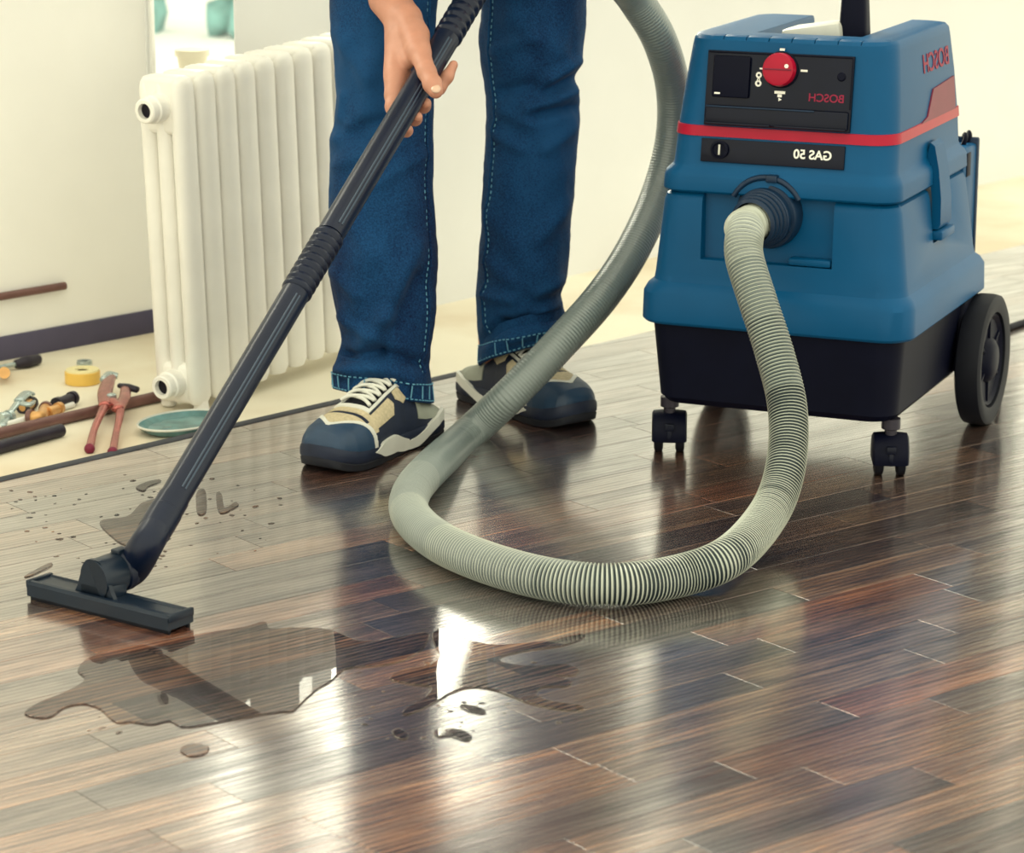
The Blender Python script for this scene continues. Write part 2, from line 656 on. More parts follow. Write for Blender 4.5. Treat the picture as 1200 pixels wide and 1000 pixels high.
rngp = random.Random(21)
TONES = [(1, 1, 1), (0.62, 0.62, 0.70), (1.45, 1.35, 1.25), (1.35, 1.05, 0.9), (0.8, 0.78, 0.85), (0.5, 0.5, 0.62), (1.1, 1.0, 0.95), (1.7, 1.45, 1.2), (1.5, 1.0, 0.8), (0.6, 0.62, 0.78), (2.0, 1.6, 1.25)]
PM = frame_mat((0, 0, 0), PU, -PV, (0, 0, 1))                # local x along plank, y across
near, far = [], []
vmin, vmax = -2.6, 5.4
row = 0
v = vmin
while v < vmax:
    u = -3.0 + rngp.random() * 0.4
    while u < 6.4:
        k = rngp.randrange(4)
        base = PM @ Vector((u, v, 0))
        cs = [PM @ Vector((u + a, v + b2, 0)) for a in (0, LENS[k]) for b2 in (0, STRIP_W)]
        side = [(c - EDGE_P).dot(EN) for c in cs]
        tone = rngp.choice(TONES)
        j = rngp.uniform(0.85, 1.15)
        tone = tuple(c * j for c in tone) + (1,)
        if max(side) > 0.002:
            inview = False
            for a in (0, 0.33, 0.66, 1):
                c = PM @ Vector((u + LENS[k] * a, v + STRIP_W / 2, 0))
                if c.y > 1.2:
                    q = px(c)
                    if -45 < q[0] < 1245 and 150 < q[1] < 1045 and c.y < 6.5:
                        inview = True
            (near if inview else far).append((u, v, k, tone, min(side) < 0.0, depth_of(base)))
        u += LENS[k]
    v += STRIP_W
near.sort(key=lambda r: r[5])
if len(near) > 296:
    far += near[296:]
    near = near[:296]
for u, v, k, tone, crosses, _d in near:
    me = plank_meshes[k]
    M = PM @ Matrix.Translation((u, v, 0))
    if crosses:
        bm = bmesh.new()
        bm.from_mesh(me)
        Mi = M.inverted()
        pco = Mi @ EDGE_P
        pno = Mi.to_3x3() @ EN
        g = bmesh.ops.bisect_plane(bm, geom=bm.verts[:] + bm.edges[:] + bm.faces[:], plane_co=pco, plane_no=pno, clear_inner=True)
        ed = [e for e in g['geom_cut'] if isinstance(e, bmesh.types.BMEdge)]
        if ed:
            bmesh.ops.contextual_create(bm, geom=ed)
        if len(bm.faces) == 0:
            bm.free()
            continue
        me = bpy.data.meshes.new('plank')
        bm.to_mesh(me)
        bm.free()
        me.materials.append(WOOD)
    o = bpy.data.objects.new('plank', me)
    col.objects.link(o)
    o.matrix_basis = M
    o.parent = floor
    o.color = tone
bm = bmesh.new()
for u, v, k, tone, crosses, _d in far:
    M = PM @ Matrix.Translation((u, v, 0))
    q = bmesh.new()
    q.from_mesh(plank_meshes[k])
    if crosses:
        Mi = M.inverted()
        g = bmesh.ops.bisect_plane(q, geom=q.verts[:] + q.edges[:] + q.faces[:], plane_co=Mi @ EDGE_P, plane_no=Mi.to_3x3() @ EN, clear_inner=True)
    tops = [f for f in q.faces]
    mp = {}
    for vv in q.verts:
        mp[vv] = bm.verts.new(M @ vv.co)
    for f in tops:
        bm.faces.new([mp[vv] for vv in f.verts])
    q.free()
o = from_bm('outer_planks', bm, WOOD, floor, smooth=False)
o.color = (0.9, 0.88, 0.9, 1)
o['kind'] = 'stuff'

# dark edge of the underlay along the laminate
em = frame_mat(EDGE_P, EU, -EN, (0, 0, 1))
trim = box('trim_1', (-3.0, 0.0, SUB), (0.93, 0.019, 0.0015), EDGE, bevel=0.0015, M=em)
props(trim, 'dark raw edge strip where the laminate stops', 'trim', kind='structure')

# ------------------------------------------------------------------ the setting: walls and windows
W2P = Vector((-0.106, 4.924, SUB))
W2_S0 = (-0.445 - W2P.x) / U.x            # left end of the long wall
W2_S1 = 4.2
WH = 2.6


def wall_with_openings(name, P, u, n, s0, s1, openings, thick=0.10, h=WH):
    """openings: (s0, s1, z0, z1) along u."""
    bm = bmesh.new()
    M = frame_mat((P.x, P.y, SUB), u, -n, (0, 0, 1))
    xs = s0
    for a, b2, z0, z1 in sorted(openings):
        bm_box(bm, (xs, 0, 0), (a, thick, h), 0, M=M)
        bm_box(bm, (a, 0, 0), (b2, thick, z0), 0, M=M)
        bm_box(bm, (a, 0, z1), (b2, thick, h), 0, M=M)
        xs = b2
    bm_box(bm, (xs, 0, 0), (s1, thick, h), 0, M=M)
    bmesh.ops.remove_doubles(bm, verts=bm.verts, dist=1e-5)
    o = from_bm(name, bm, WALL, None, smooth=False)
    return o, M


def window(name, M, a, b2, z0, z1, thick, label, mullions=0, light=True, f=0.028, power=None):
    w = empty(name, M @ Vector(((a + b2) / 2, thick * 0.6, z0)), 0, label, 'window')
    w['kind'] = 'structure'
    y0, y1 = thick * 0.35, thick * 0.85
    bm = bmesh.new()
    bm_box(bm, (a, y0, z0), (a + f, y1, z1), 0, M=M)
    bm_box(bm, (b2 - f, y0, z0), (b2, y1, z1), 0, M=M)
    bm_box(bm, (a + f, y0, z0), (b2 - f, y1, z0 + f), 0, M=M)
    bm_box(bm, (a + f, y0, z1 - f), (b2 - f, y1, z1), 0, M=M)
    from_bm('window_frame', bm, FRAME, w, smooth=False)
    n = mullions + 1
    wd = (b2 - a - 2 * f) / n
    for i in range(n):
        box('pane', (a + f + i * wd + 0.004, (y0 + y1) / 2 - 0.002, z0 + f), (a + f + (i + 1) * wd - 0.004, (y0 + y1) / 2 + 0.002, z1 - f), PANE, w, bevel=0, M=M)
        if i:
            box('mullion', (a + f + i * wd - 0.014, y0, z0 + f), (a + f + i * wd + 0.014, y1, z1 - f), FRAME, w, bevel=0.002, M=M)
    if light:
        c = M @ Vector(((a + b2) / 2, thick + 0.12, (z0 + z1) / 2))
        nn = -(M.to_3x3() @ Vector((0, 1, 0)))
        area_light('daylight', c, nn, (b2 - a), (z1 - z0), power or WINDOW_POWER)
    return w


OPEN2 = [(W2_S0 + 0.115, W2_S0 + 0.36, 0.585, 2.1), (-0.10, 0.66, 0.565, 2.1), (1.50, 3.2, 0.45, 2.1)]
wall2, M2 = wall_with_openings('wall_back', W2P, U, NW, W2_S0, W2_S1, OPEN2)
W2E = M2 @ Vector((W2_S0, 0, 0))
sight = Vector((W2E.x, W2E.y, 0)).normalized()
bm = bmesh.new(); bm.from_mesh(wall2.data)
g = bmesh.ops.bisect_plane(bm, geom=bm.verts[:] + bm.edges[:] + bm.faces[:], plane_co=W2E + Vector((0.0005, 0, 0)), plane_no=Vector((sight.y, -sight.x, 0)), clear_inner=True)
bmesh.ops.holes_fill(bm, edges=[e for e in bm.edges if e.is_boundary])
bm.to_mesh(wall2.data); bm.free()
props(wall2, 'long white plastered wall behind the person and the vacuum', 'wall', kind='structure')
window('window_2', M2, *OPEN2[0], 0.10, 'narrow white framed window above the radiator', power=2.2)
window('window_3', M2, *OPEN2[1], 0.10, 'white framed window in the long white wall', mullions=1, power=8.0)
window('window_4', M2, *OPEN2[2], 0.10, 'wide white framed window at the far end of the long wall', mullions=2)

W1C = fl(181, 389, SUB)
A1 = R(45)
U1 = Vector((math.sin(A1), math.cos(A1), 0))
N1 = Vector((U1.y, -U1.x, 0))
wall1, M1 = wall_with_openings('wall_left', W1C, U1, N1, -3.2, 0.0, [(-2.2, -0.35, 1.30, 2.3)], thick=0.10)
wall1.data.materials[0] = WALL_L
window('added_window', M1, -2.2, -0.35, 1.30, 2.3, 0.10, 'unseen wide window added for side light high in the plain white wall', mullions=1)  # out of view, added to give the scene directional light from the left
props(wall1, 'plain white wall with an unpainted dark band at its foot', 'wall', kind='structure')
strip = box('trim_2', (-3.0, -0.004, 0.0), (-0.002, 0.0, 0.040), DSTRIP, bevel=0.001, M=M1)
props(strip, 'dark unpainted band along the foot of the white wall', 'trim', kind='structure')
# short return between the two walls, with a low window
W2E = M2 @ Vector((W2_S0, 0, 0))
RV = Vector((W2E.x - W1C.x, W2E.y - W1C.y, 0))
RL = RV.length
RU = RV.normalized()
RN = Vector((RU.y, -RU.x, 0))
wall3, M3 = wall_with_openings('wall_return', W1C, RU, RN, 0.0, RL, [(0.004, RL - 0.002, 0.42, 2.1)], thick=0.016)
props(wall3, 'short white return wall under the low window', 'wall', kind='structure')
win1 = window('window_1', M3, 0.004, RL - 0.002, 0.42, 2.1, 0.016, 'low window with a snowy garden view beside the radiator', light=False, f=0.005)

# outdoors
snow = box('snow_ground', (-14, 5.75, -0.3), (0.3, 22, 0.02), SNOW, bevel=0, M=Matrix.Translation((0, 0, 0)))
props(snow, 'snow covered ground outside the low window', 'ground', kind='structure')


def bush(px_, py_, Y, r, h, label, seed):
    b = atY(px_, py_, Y)
    t = empty('garden_shrub', (b.x, b.y, 0.02), 0, label, 'shrub', 'shrubs outside the window')
    bm = bmesh.new()
    rg = random.Random(seed)
    for i in range(26):
        z = rg.uniform(0.05, h)
        a = rg.uniform(0, 6.28)
        rad = r * (1 - 0.5 * (z / h)) * rg.uniform(0.2, 0.8)
        m = Matrix.Translation((b.x + rad * math.cos(a), b.y + rad * math.sin(a), 0.02 + z)) @ Matrix.Diagonal((r * 0.4, r * 0.4, r * 0.5, 1))
        bmesh.ops.create_icosphere(bm, subdivisions=2, radius=1, matrix=m)
    for vv in bm.verts:
        vv.co += noise.noise_vector(vv.co * 14) * r * 0.2
    from_bm('foliage', bm, LEAF, t)
    tube('trunk', [(b.x, b.y, 0.015), (b.x, b.y, h * 0.6)], r * 0.08, DARKM, t, n=8)
    return t


bush(160, 30, 9.2, 0.20, 0.9, 'pale teal shrub in the snow close to the white wall edge', 3)
bush(292, 38, 9.0, 0.13, 0.5, 'smaller bluish shrub in the snow behind the window', 5)
for (mx_, r, lab) in ((0.038, 0.026, 'pale plant pot on the outer sill near the plain wall'), (RL - 0.030, 0.020, 'small pale plant pot on the outer sill near the long wall')):
    p = M3 @ Vector((mx_, 0.07, 0.42))
    zb = SUB + 0.42
    t = empty('plant_pot', (p.x, p.y, zb), 0, lab, 'pot')
    M = Matrix.Translation((p.x, p.y, zb))
    lathe('pot_body', [(r * 0.75, 0), (r, r * 1.9), (r * 0.9, r * 1.9), (r * 0.7, 0.004)], POT, t, M, n=20)
    lathe('pot_rim', [(r, r * 1.7), (r * 1.12, r * 1.72), (r * 1.12, r * 2.1), (r * 0.92, r * 2.1)], POT, t, M, n=20)
sill = box('window_sill', (-0.02, 0.03, 0.395), (RL + 0.0, 0.20, 0.42), FRAME, win1, bevel=0.003, M=M3)

# copper pipe stub on the plain wall
pe = fl(75, 334, 0)
# intersect the pixel ray with the plain wall


def on_wall1(x, y, off=0.0):
    d = ray(x, y)
    P0 = W1C + N1 * off
    o0 = Vector((0, 0, CAM_H))
    t = (P0 - o0).dot(N1) / d.dot(N1)
    return o0 + d * t


pa, pb = on_wall1(76, 335, 0.007), on_wall1(0, 350, 0.007)
dirp = Vector((U1.x, U1.y, 0))
pipe = tube('copper_pipe', [pa, pa - dirp * 1.6], 0.0065, COPPER, None, n=16)
props(pipe, 'thin brown copper pipe fixed along the plain white wall', 'pipe')

# ------------------------------------------------------------------ radiator
RAZ = R(32)
rad_o = fl(233, 487, SUB)
rad = empty('radiator', rad_o, 0, 'white cast column radiator standing loose on the bare floor', 'radiator')
rad.rotation_euler = Matrix((Vector((math.sin(RAZ), math.cos(RAZ), 0)), Vector((-math.cos(RAZ), math.sin(RAZ), 0)), Vector((0, 0, 1)))).transposed().to_euler()
rad.rotation_euler = (Matrix.Rotation(math.pi / 2 - RAZ, 3, 'Z') @ Matrix.Rotation(R(-2.6), 3, 'Y')).to_euler()
PITCHX, RDEP, RHT = 0.0490, 0.086, 0.505
bm = bmesh.new()
for j in range(3):
    yc = 0.0145 + j * 0.0285
    prof = [(0.003, 0.010), (0.010, 0.012), (0.0138, 0.022), (0.0138, RHT - 0.022), (0.0125, RHT - 0.010), (0.009, RHT - 0.003), (0.0, RHT)]
    V, Fc = lathe_data(prof, 20, Matrix.Translation((0, yc, 0)) @ Matrix.Diagonal((1.58, 1.04, 1, 1)))
    bm_add(bm, V, Fc)
for z0, z1 in ((0.012, 0.075), (RHT - 0.085, RHT)):
    bm_box(bm, (-0.0195, 0.010, z0), (0.0195, RDEP - 0.010, z1), 0.009, 3)
for z in (0.045, RHT - 0.045):
    V, Fc = lathe_data([(0.019, -PITCHX / 2), (0.019, PITCHX / 2)], 16, Matrix.Translation((0, RDEP / 2, z)) @ Matrix.Rotation(math.pi / 2, 4, 'Y'))
    bm_add(bm, V, Fc)
sec = from_bm('section', bm, RAD, rad, local=True, sharp=45)
sec.location = (0.022, 0, 0)
for i in range(1, 11):
    c = sec.copy()
    col.objects.link(c)
    c.location = (0.022 + i * PITCHX, 0, 0)
for z in (0.045, RHT - 0.045):
    M = Matrix.Translation((0.0, RDEP / 2, z)) @ Matrix.Rotation(-math.pi / 2, 4, 'Y')
    pt = lathe('port', [(0.021, -0.004), (0.021, 0.016), (0.0185, 0.018), (0.0185, 0.030), (0.0165, 0.032), (0.0115, 0.032), (0.0115, 0.02)], RAD, rad, M, n=28, local=True)
    lathe('port_hole', [(0.0, 0.0235), (0.0115, 0.0235)], DARKM, pt, M, n=24, local=True)
for z, y in ((0.0, 0.012), (0.0, RDEP - 0.012)):
    for xx in (0.022, 0.022 + 10 * PITCHX):
        lathe('foot', [(0.010, z + 0.001 - 0.0), (0.012, z + 0.004), (0.010, z + 0.02)], RAD, rad, Matrix.Translation((xx, y, -0.0)), n=12, local=True)

# drip dish under the radiator end
dd = fl(214, 503, SUB)
dish_prof = [(0.0, 0.003), (0.052, 0.003), (0.064, 0.010), (0.071, 0.013), (0.072, 0.0115), (0.063, 0.004), (0.055, 0.0), (0.0, 0.0)]
Md = Matrix.Translation(dd) @ Matrix.Rotation(-WALL_ANG, 4, 'Z') @ Matrix.Diagonal((0.74, 1.02, 1, 1))
dish = empty('drip_dish', dd, 0, 'shallow teal dish catching water below the radiator end', 'dish')
lathe('dish_body', dish_prof, TEAL, dish, Md, n=48)
lathe('dish_rim', [(0.0700, 0.0125), (0.0715, 0.0150), (0.0735, 0.0135), (0.0720, 0.0115)], GREYP, dish, Md, n=48, closed=True)
bm = bmesh.new()
V, Fc = lathe_data([(0.0, 0.007), (0.02, 0.007), (0.04, 0.0072), (0.055, 0.007)], 40, Md)
for i in range(len(V)):
    V[i] = V[i] + Vector((0, 0, 0.0016 * noise.noise(V[i] * 60)))
bm_add(bm, V, Fc)
bmesh.ops.remove_doubles(bm, verts=bm.verts, dist=1e-6)
from_bm('water_film', bm, TEAL, dish)

# ------------------------------------------------------------------ vacuum cleaner
VYAW = R(23.5)
VO = Vector((0.346, 3.723, 0.0))
vac = empty('vacuum_cleaner', VO, -VYAW, 'blue and black wet and dry vacuum cleaner with red knob and stripe', 'vacuum cleaner')
VM = Matrix.Translation(VO) @ Matrix.Rotation(-VYAW, 4, 'Z')


def rr_ring(x0, x1, y0, y1, r, z, n=8):
    pts = []
    rb = min(r, 0.022)
    for cx, cy, a0, r in ((x1 - r, y0 + r, -90, r), (x1 - rb, y1 - rb, 0, rb), (x0 + rb, y1 - rb, 90, rb), (x0 + r, y0 + r, 180, r)):
        for i in range(n + 1):
            a = R(a0 + 90 * i / n)
            pts.append(Vector((cx + r * math.cos(a), cy + r * math.sin(a), z)))
    return pts


def rr_loft(name, levels, m, parent, n=8, caps=True, bm=None):
    own = bm is None
    bm = bm or bmesh.new()
    rings = []
    for z, hw, y0, y1, r in levels:
        if not isinstance(hw, tuple):
            hw = (-hw, hw)
        rings.append([bm.verts.new(p) for p in rr_ring(hw[0], hw[1], y0, y1, r, z, n)])
    k = len(rings[0])
    for a, b2 in zip(rings[:-1], rings[1:]):
        for i in range(k):
            bm.faces.new((a[i], a[(i + 1) % k], b2[(i + 1) % k], b2[i]))
    if caps:
        bm.faces.new(list(reversed(rings[0])))
        bm.faces.new(rings[-1])
    return from_bm(name, bm, m, parent, local=True, sharp=28) if own else bm


rr_loft('dirt_tub', [(0.076, 0.150, 0.040, 0.372, 0.03), (0.079, 0.164, 0.026, 0.386, 0.035), (0.088, 0.171, 0.019, 0.393, 0.035),
                     (0.20, 0.180, 0.010, 0.410, 0.035)], BLACKP, vac)
tank = rr_loft('tank', [(0.194, 0.176, 0.014, 0.410, 0.035), (0.194, 0.190, 0.002, 0.424, 0.04), (0.198, 0.194, -0.001, 0.427, 0.042), (0.236, 0.193, 0.0, 0.426, 0.042),
                        (0.246, 0.188, 0.006, 0.420, 0.04), (0.252, 0.181, 0.012, 0.414, 0.038), (0.262, 0.179, 0.014, 0.412, 0.036),
                        (0.362, 0.168, 0.019, 0.395, 0.032), (0.371, 0.165, 0.022, 0.392, 0.03), (0.376, 0.158, 0.028, 0.386, 0.03)], BLUE, vac)
bpy.context.view_layer.update()
cut(tank, [((-0.104, -0.1, 0.286), (0.082, 0.034, 0.45)),            # recess round the hose socket
           ((0.155, 0.185, 0.300), (0.30, 0.262, 0.45)),              # pocket for the side latch
           ((-0.30, 0.185, 0.300), (-0.155, 0.262, 0.45))], bevel=0.004)
# recess floor ledge
box('tank_ledge', (0.020, 0.016, 0.287), (0.080, 0.036, 0.297), BLUE, vac, bevel=0.003, local=True)
LID = [(0.377, 0.158, 0.028, 0.385, 0.03), (0.377, 0.166, 0.018, 0.394, 0.034), (0.380, 0.169, 0.015, 0.397, 0.034), (0.398, 0.168, 0.016, 0.396, 0.034), (0.404, 0.166, 0.018, 0.394, 0.034),
       (0.411, 0.160, 0.025, 0.388, 0.034), (0.416, 0.158, 0.027, 0.386, 0.034), (0.452, 0.1565, 0.0322, 0.382, 0.037), (0.468, 0.1555, 0.0345, 0.380, 0.038), (0.520, 0.1510, 0.042, 0.374, 0.042), (0.572, 0.1450, 0.0495, 0.366, 0.046),
       (0.581, 0.1435, 0.0510, 0.364, 0.046), (0.586, 0.1395, 0.0555, 0.360, 0.044), (0.5875, 0.131, 0.065, 0.352, 0.042)]
lid = rr_loft('lid', LID, BLUE, vac)
bpy.context.view_layer.update()
cut(lid, [((-0.060, 0.105, 0.545), (0.088, 0.50, 0.65))] + [((-0.09 + i * 0.032, 0.0, 0.5815), (-0.0885 + i * 0.032, 0.066, 0.60)) for i in range(7)], bevel=0.0018)


def lid_at(z):
    for a, b2 in zip(LID[:-1], LID[1:]):
        if a[0] <= z <= b2[0] and b2[0] > a[0]:
            t = (z - a[0]) / (b2[0] - a[0])
            return [a[i] + (b2[i] - a[i]) * t for i in range(1, 5)]


# red stripe round the lid
bm = bmesh.new()
lv = []
for z, off in ((0.4525, 0.0), (0.4530, 0.0018), (0.4665, 0.0018), (0.4670, 0.0)):
    hw, y0, y1, r = lid_at(z)
    lv.append((z, hw + off, y0 - off, y1 + off, r + off))
rr_loft('x', lv, RED, vac, bm=bm, caps=False)
from_bm('red_stripe', bm, RED, vac, local=True)
# raised dark red field on the sides


def side_pt(sx, y, z, off):
    hw, y0, y1, r = lid_at(z)
    return Vector((sx * (hw + off), y, z))


for sx in (1, -1):
    poly = [(0.165, 0.466), (0.345, 0.466), (0.345, 0.512), (0.235, 0.506), (0.200, 0.472)]
    V = [side_pt(sx, y, z, 0.0022) for y, z in poly] + [side_pt(sx, y, z, -0.002) for y, z in poly]
    n = len(poly)
    Fc = [tuple(range(n)), tuple(reversed(range(n, 2 * n)))] + [(i, (i + 1) % n, n + (i + 1) % n, n + i) for i in range(n)]
    bm = bmesh.new(); bm_add(bm, V, Fc)
    from_bm('side_field', bm, DRED, vac, local=True)

# slanted front: frame with x right, y up the slope, z out of the face
SL = Vector((0, 0.0495 - 0.0322, 0.572 - 0.452)).normalized()
FN = Vector((0, -SL.z, SL.y))
FP = frame_mat((0, 0.0322, 0.452), (1, 0, 0), SL, FN)


def fpx(name, lo, hi, m, parent=vac, bevel=0.001, skew=0.0):
    M = FP.copy()
    if skew:
        M = M @ Matrix(((1, skew, 0, 0), (0, 1, 0, 0), (0, 0, 1, 0), (0, 0, 0, 1)))
    return box(name, lo, hi, m, parent, bevel=bevel, local=True, M=M)


panel = fpx('control_panel', (-0.108, 0.016, -0.002), (0.097, 0.1165, 0.0045), GLOSSB, skew=0.0)
# raised rim, switch plate, tray at the panel foot
fpx('panel_rim', (-0.106, 0.1135, 0.0045), (0.095, 0.1155, 0.0060), BLACKP, panel, 0.0005)
fpx('panel_rim', (0.0945, 0.046, 0.0045), (0.0960, 0.1135, 0.0058), BLACKP, panel, 0.0004)
fpx('socket_cover', (-0.098, 0.054, 0.0045), (-0.046, 0.110, 0.0085), BLACKP, panel, 0.0025)
fpx('socket_mark', (-0.094, 0.058, 0.0085), (-0.086, 0.0604, 0.0090), WHITEINK, panel, 0)
tray = fpx('panel_tray', (-0.106, 0.0175, 0.0045), (0.095, 0.043, 0.0100), GLOSSB, panel, 0.003)
fpx('tray_lip', (-0.104, 0.0172, 0.0095), (-0.012, 0.0205, 0.0125), GLOSSB, tray, 0.0012)
fpx('tray_lip', (-0.006, 0.0172, 0.0095), (0.093, 0.0205, 0.0125), GLOSSB, tray, 0.0012)
fpx('tray_groove', (-0.104, 0.0405, 0.0095), (0.048, 0.0425, 0.0115), NAVYP, tray, 0.0005)
lathe('pilot_lamp', [(0.006, 0.0), (0.006, 0.0052), (0.0045, 0.0066), (0, 0.0068)], BLACKP, panel, FP @ Matrix.Translation((0.081, 0.089, 0)), n=20, local=True)
KM = FP @ Matrix.Translation((-0.0035, 0.0945, 0.0045))
lathe('knob_skirt', [(0.0245, 0), (0.0245, 0.0025), (0.0235, 0.0035), (0, 0.0035)], BLACKP, panel, KM, n=40, local=True)
knob = lathe('knob', [(0.0225, 0.003), (0.0222, 0.012), (0.0212, 0.0148), (0.018, 0.016), (0, 0.016)], RED, panel, KM, n=48, local=True)
box('knob_ridge', (-0.019, -0.0009, 0.0155), (0.019, 0.0009, 0.0172), DRED, knob, bevel=0.0004, local=True, M=KM)
lathe('knob_dot', [(0.0028, 0.0158), (0.0028, 0.0170), (0, 0.0170)], WHITEINK, knob, KM @ Matrix.Translation((0.0125, 0.0048, 0)), n=16, local=True)
for lo, hi in (((-0.0035, 0.0252), (0.0035, 0.0284)), ((0.0275, -0.0012), (0.0370, 0.0016)), ((-0.0300, -0.0008), (-0.0255, 0.0014)),
               ((-0.0070, -0.0320), (0.0080, -0.0282)), ((-0.0025, -0.0365), (0.0035, -0.0325))):
    box('dial_mark', (lo[0], lo[1], 0.0), (hi[0], hi[1], 0.0006), WHITEINK, panel, bevel=0, local=True, M=KM)
for yy, rr_ in ((-0.0085, 0.0042), (-0.0145, 0.0022), (-0.0195, 0.0045)):
    lathe('dial_mark', [(rr_ * 0.42, 0.0), (rr_, 0.0), (rr_, 0.0006), (rr_ * 0.42, 0.0006)], WHITEINK, panel, KM @ Matrix.Translation((-0.0305, yy, 0)), n=16, local=True, closed=True)
lathe('dial_mark', [(0.0030, 0.0), (0.0, 0.0006)], WHITEINK, panel, KM @ Matrix.Translation((0.0005, -0.0395, 0)), n=3, local=True)
plate = fpx('name_plate', (-0.110, -0.0335, -0.003), (0.092, -0.0020, 0.0030), GLOSSB)
lathe('hose_size_dial', [(0.0125, 0.0028), (0.0125, 0.0058), (0.0095, 0.0066), (0.0085, 0.0040), (0, 0.0040)], BLACKP, plate, FP @ Matrix.Translation((-0.083, -0.0165, 0)), n=32, local=True)
box('dial_pointer', (-0.0013, -0.007, 0.004), (0.0013, 0.007, 0.0062), GREYP, plate, bevel=0.0005, local=True, M=FP @ Matrix.Translation((-0.083, -0.0165, 0)))


def lettering(body, M, size, m, parent, xscale=1.0, bold=0.0):
    """M columns: writing direction, up, out."""
    cu = bpy.data.curves.new('lettering', 'FONT')
    cu.body = body
    cu.size = size
    cu.align_x = 'CENTER'
    cu.align_y = 'CENTER'
    cu.extrude = 0.0004
    cu.offset = bold
    t = bpy.data.objects.new('tmp_text', cu)
    col.objects.link(t)
    dg = bpy.context.evaluated_depsgraph_get()
    dg.update()
    me = bpy.data.meshes.new_from_object(t.evaluated_get(dg))
    bpy.data.objects.remove(t, do_unlink=True)
    me.transform(M @ Matrix.Diagonal((xscale, 1, 1, 1)))
    me.materials.clear()
    return obj_from_mesh('lettering', me, m, parent, local=True)


# the photograph is mirrored, so the writing runs right to left
MIR = Matrix.Diagonal((-1, 1, 1, 1))
lettering('BOSCH', FP @ Matrix.Translation((0.062, 0.0595, 0.0050)) @ MIR, 0.0150, REDINK, panel, 1.02, 0.0002)
lettering('GAS 50', FP @ Matrix.Translation((0.048, -0.0165, 0.0034)) @ MIR, 0.0170, WHITEINK, plate, 1.0, 0.0004)
hwz, _y0, _y1, _r = lid_at(0.542)
sd = Vector((lid_at(0.560)[0] - lid_at(0.525)[0], 0, 0.035)).normalized()
SM = frame_mat((hwz + 0.0006, 0.262, 0.542), (0, -1, 0), sd, Vector((sd.z, 0, -sd.x)))
lettering('BOSCH', SM, 0.036, REDINK, vac, 1.15, 0.0004)

# carry handle in the notch on top
box('notch_cover', (-0.056, 0.16, 0.545), (0.05, 0.30, 0.552), BLUE, vac, bevel=0.002, local=True)
gm = Matrix.Translation((0.004, 0.19, 0.574)) @ Matrix.Rotation(R(-9), 4, 'Y')
box('grip_cap', (-0.045, -0.035, -0.01), (0.040, 0.035, 0.020), GREYP, vac, bevel=0.006, local=True, M=gm)
bm = bmesh.new()
lv = [(0.548, (0.022, 0.084), 0.150, 0.215, 0.010), (0.564, (0.024, 0.080), 0.155, 0.210, 0.010), (0.575, (0.034, 0.075), 0.165, 0.20, 0.010), (0.70, (0.040, 0.068), 0.170, 0.195, 0.008), (0.73, (0.044, 0.064), 0.174, 0.191, 0.006)]
rr_loft('x', lv, BLACKP, vac, bm=bm, n=4)
from_bm('upright_handle', bm, BLACKP, vac, local=True)

# hose socket
SOC = Vector((-0.012, 0.034, 0.352))
SAX = Vector((-0.16, -1, -0.10)).normalized()
sm = axis_mat(SOC, SAX)
sock = lathe('hose_socket', [(0.046, -0.012), (0.046, 0.010), (0.044, 0.013), (0.040, 0.014), (0.040, 0.022), (0.037, 0.025)], NAVYP, vac, sm, n=40, local=True)
prof = []
for i in range(4):
    z = 0.020 + i * 0.008
    rr_ = 0.0385 - i * 0.0018
    prof += [(rr_ - 0.003, z), (rr_, z + 0.002), (rr_, z + 0.0055), (rr_ - 0.003, z + 0.0075)]
prof += [(0.0285, 0.053), (0.0285, 0.03)]
lathe('socket_rings', prof, NAVYP, sock, sm, n=40, local=True)
box('socket_catch', (-0.012, 0.010, 0.398), (0.004, 0.026, 0.408), NAVYP, vac, bevel=0.002, local=True)
# arch in the lid rim above the socket
arch = [Vector((SOC.x + 0.052 * math.cos(a), 0.0165, SOC.z + 0.052 * math.sin(a))) for a in np.linspace(R(28), R(152), 24)]
tube('socket_arch', arch, 0.0042, NAVYP, vac, n=8, local=True)

# latches on both sides
for sx in (1, -1):
    hx = 0.170
    V = []
    bm = bmesh.new()
    M = Matrix.Translation((sx * hx, 0.222, 0.0)) @ Matrix.Diagonal((sx, 1, 1, 1))
    prof = [(0.437, -0.008), (0.432, -0.001), (0.40, 0.006), (0.36, 0.011), (0.325, 0.012), (0.318, 0.008), (0.318, 0.0), (0.36, -0.002), (0.42, -0.012)]
    hw0 = [0.022, 0.024, 0.025, 0.027, 0.029, 0.029, 0.029, 0.027, 0.022]
    a = [bm.verts.new(M @ Vector((x, -w, z))) for (z, x), w in zip(prof, hw0)]
    b2 = [bm.verts.new(M @ Vector((x, w, z))) for (z, x), w in zip(prof, hw0)]
    n = len(prof)
    for i in range(n):
        bm.faces.new((a[i], a[(i + 1) % n], b2[(i + 1) % n], b2[i]))
    bm.faces.new(a); bm.faces.new(list(reversed(b2)))
    la = from_bm('latch', bm, BLUE, vac, local=True)
    box('latch_hook', (hx - 0.012, 0.190, 0.303) if sx > 0 else (-hx - 0.016, 0.190, 0.303), (hx + 0.016, 0.258, 0.316) if sx > 0 else (-hx + 0.012, 0.258, 0.316), BLUE, vac, bevel=0.003, local=True)

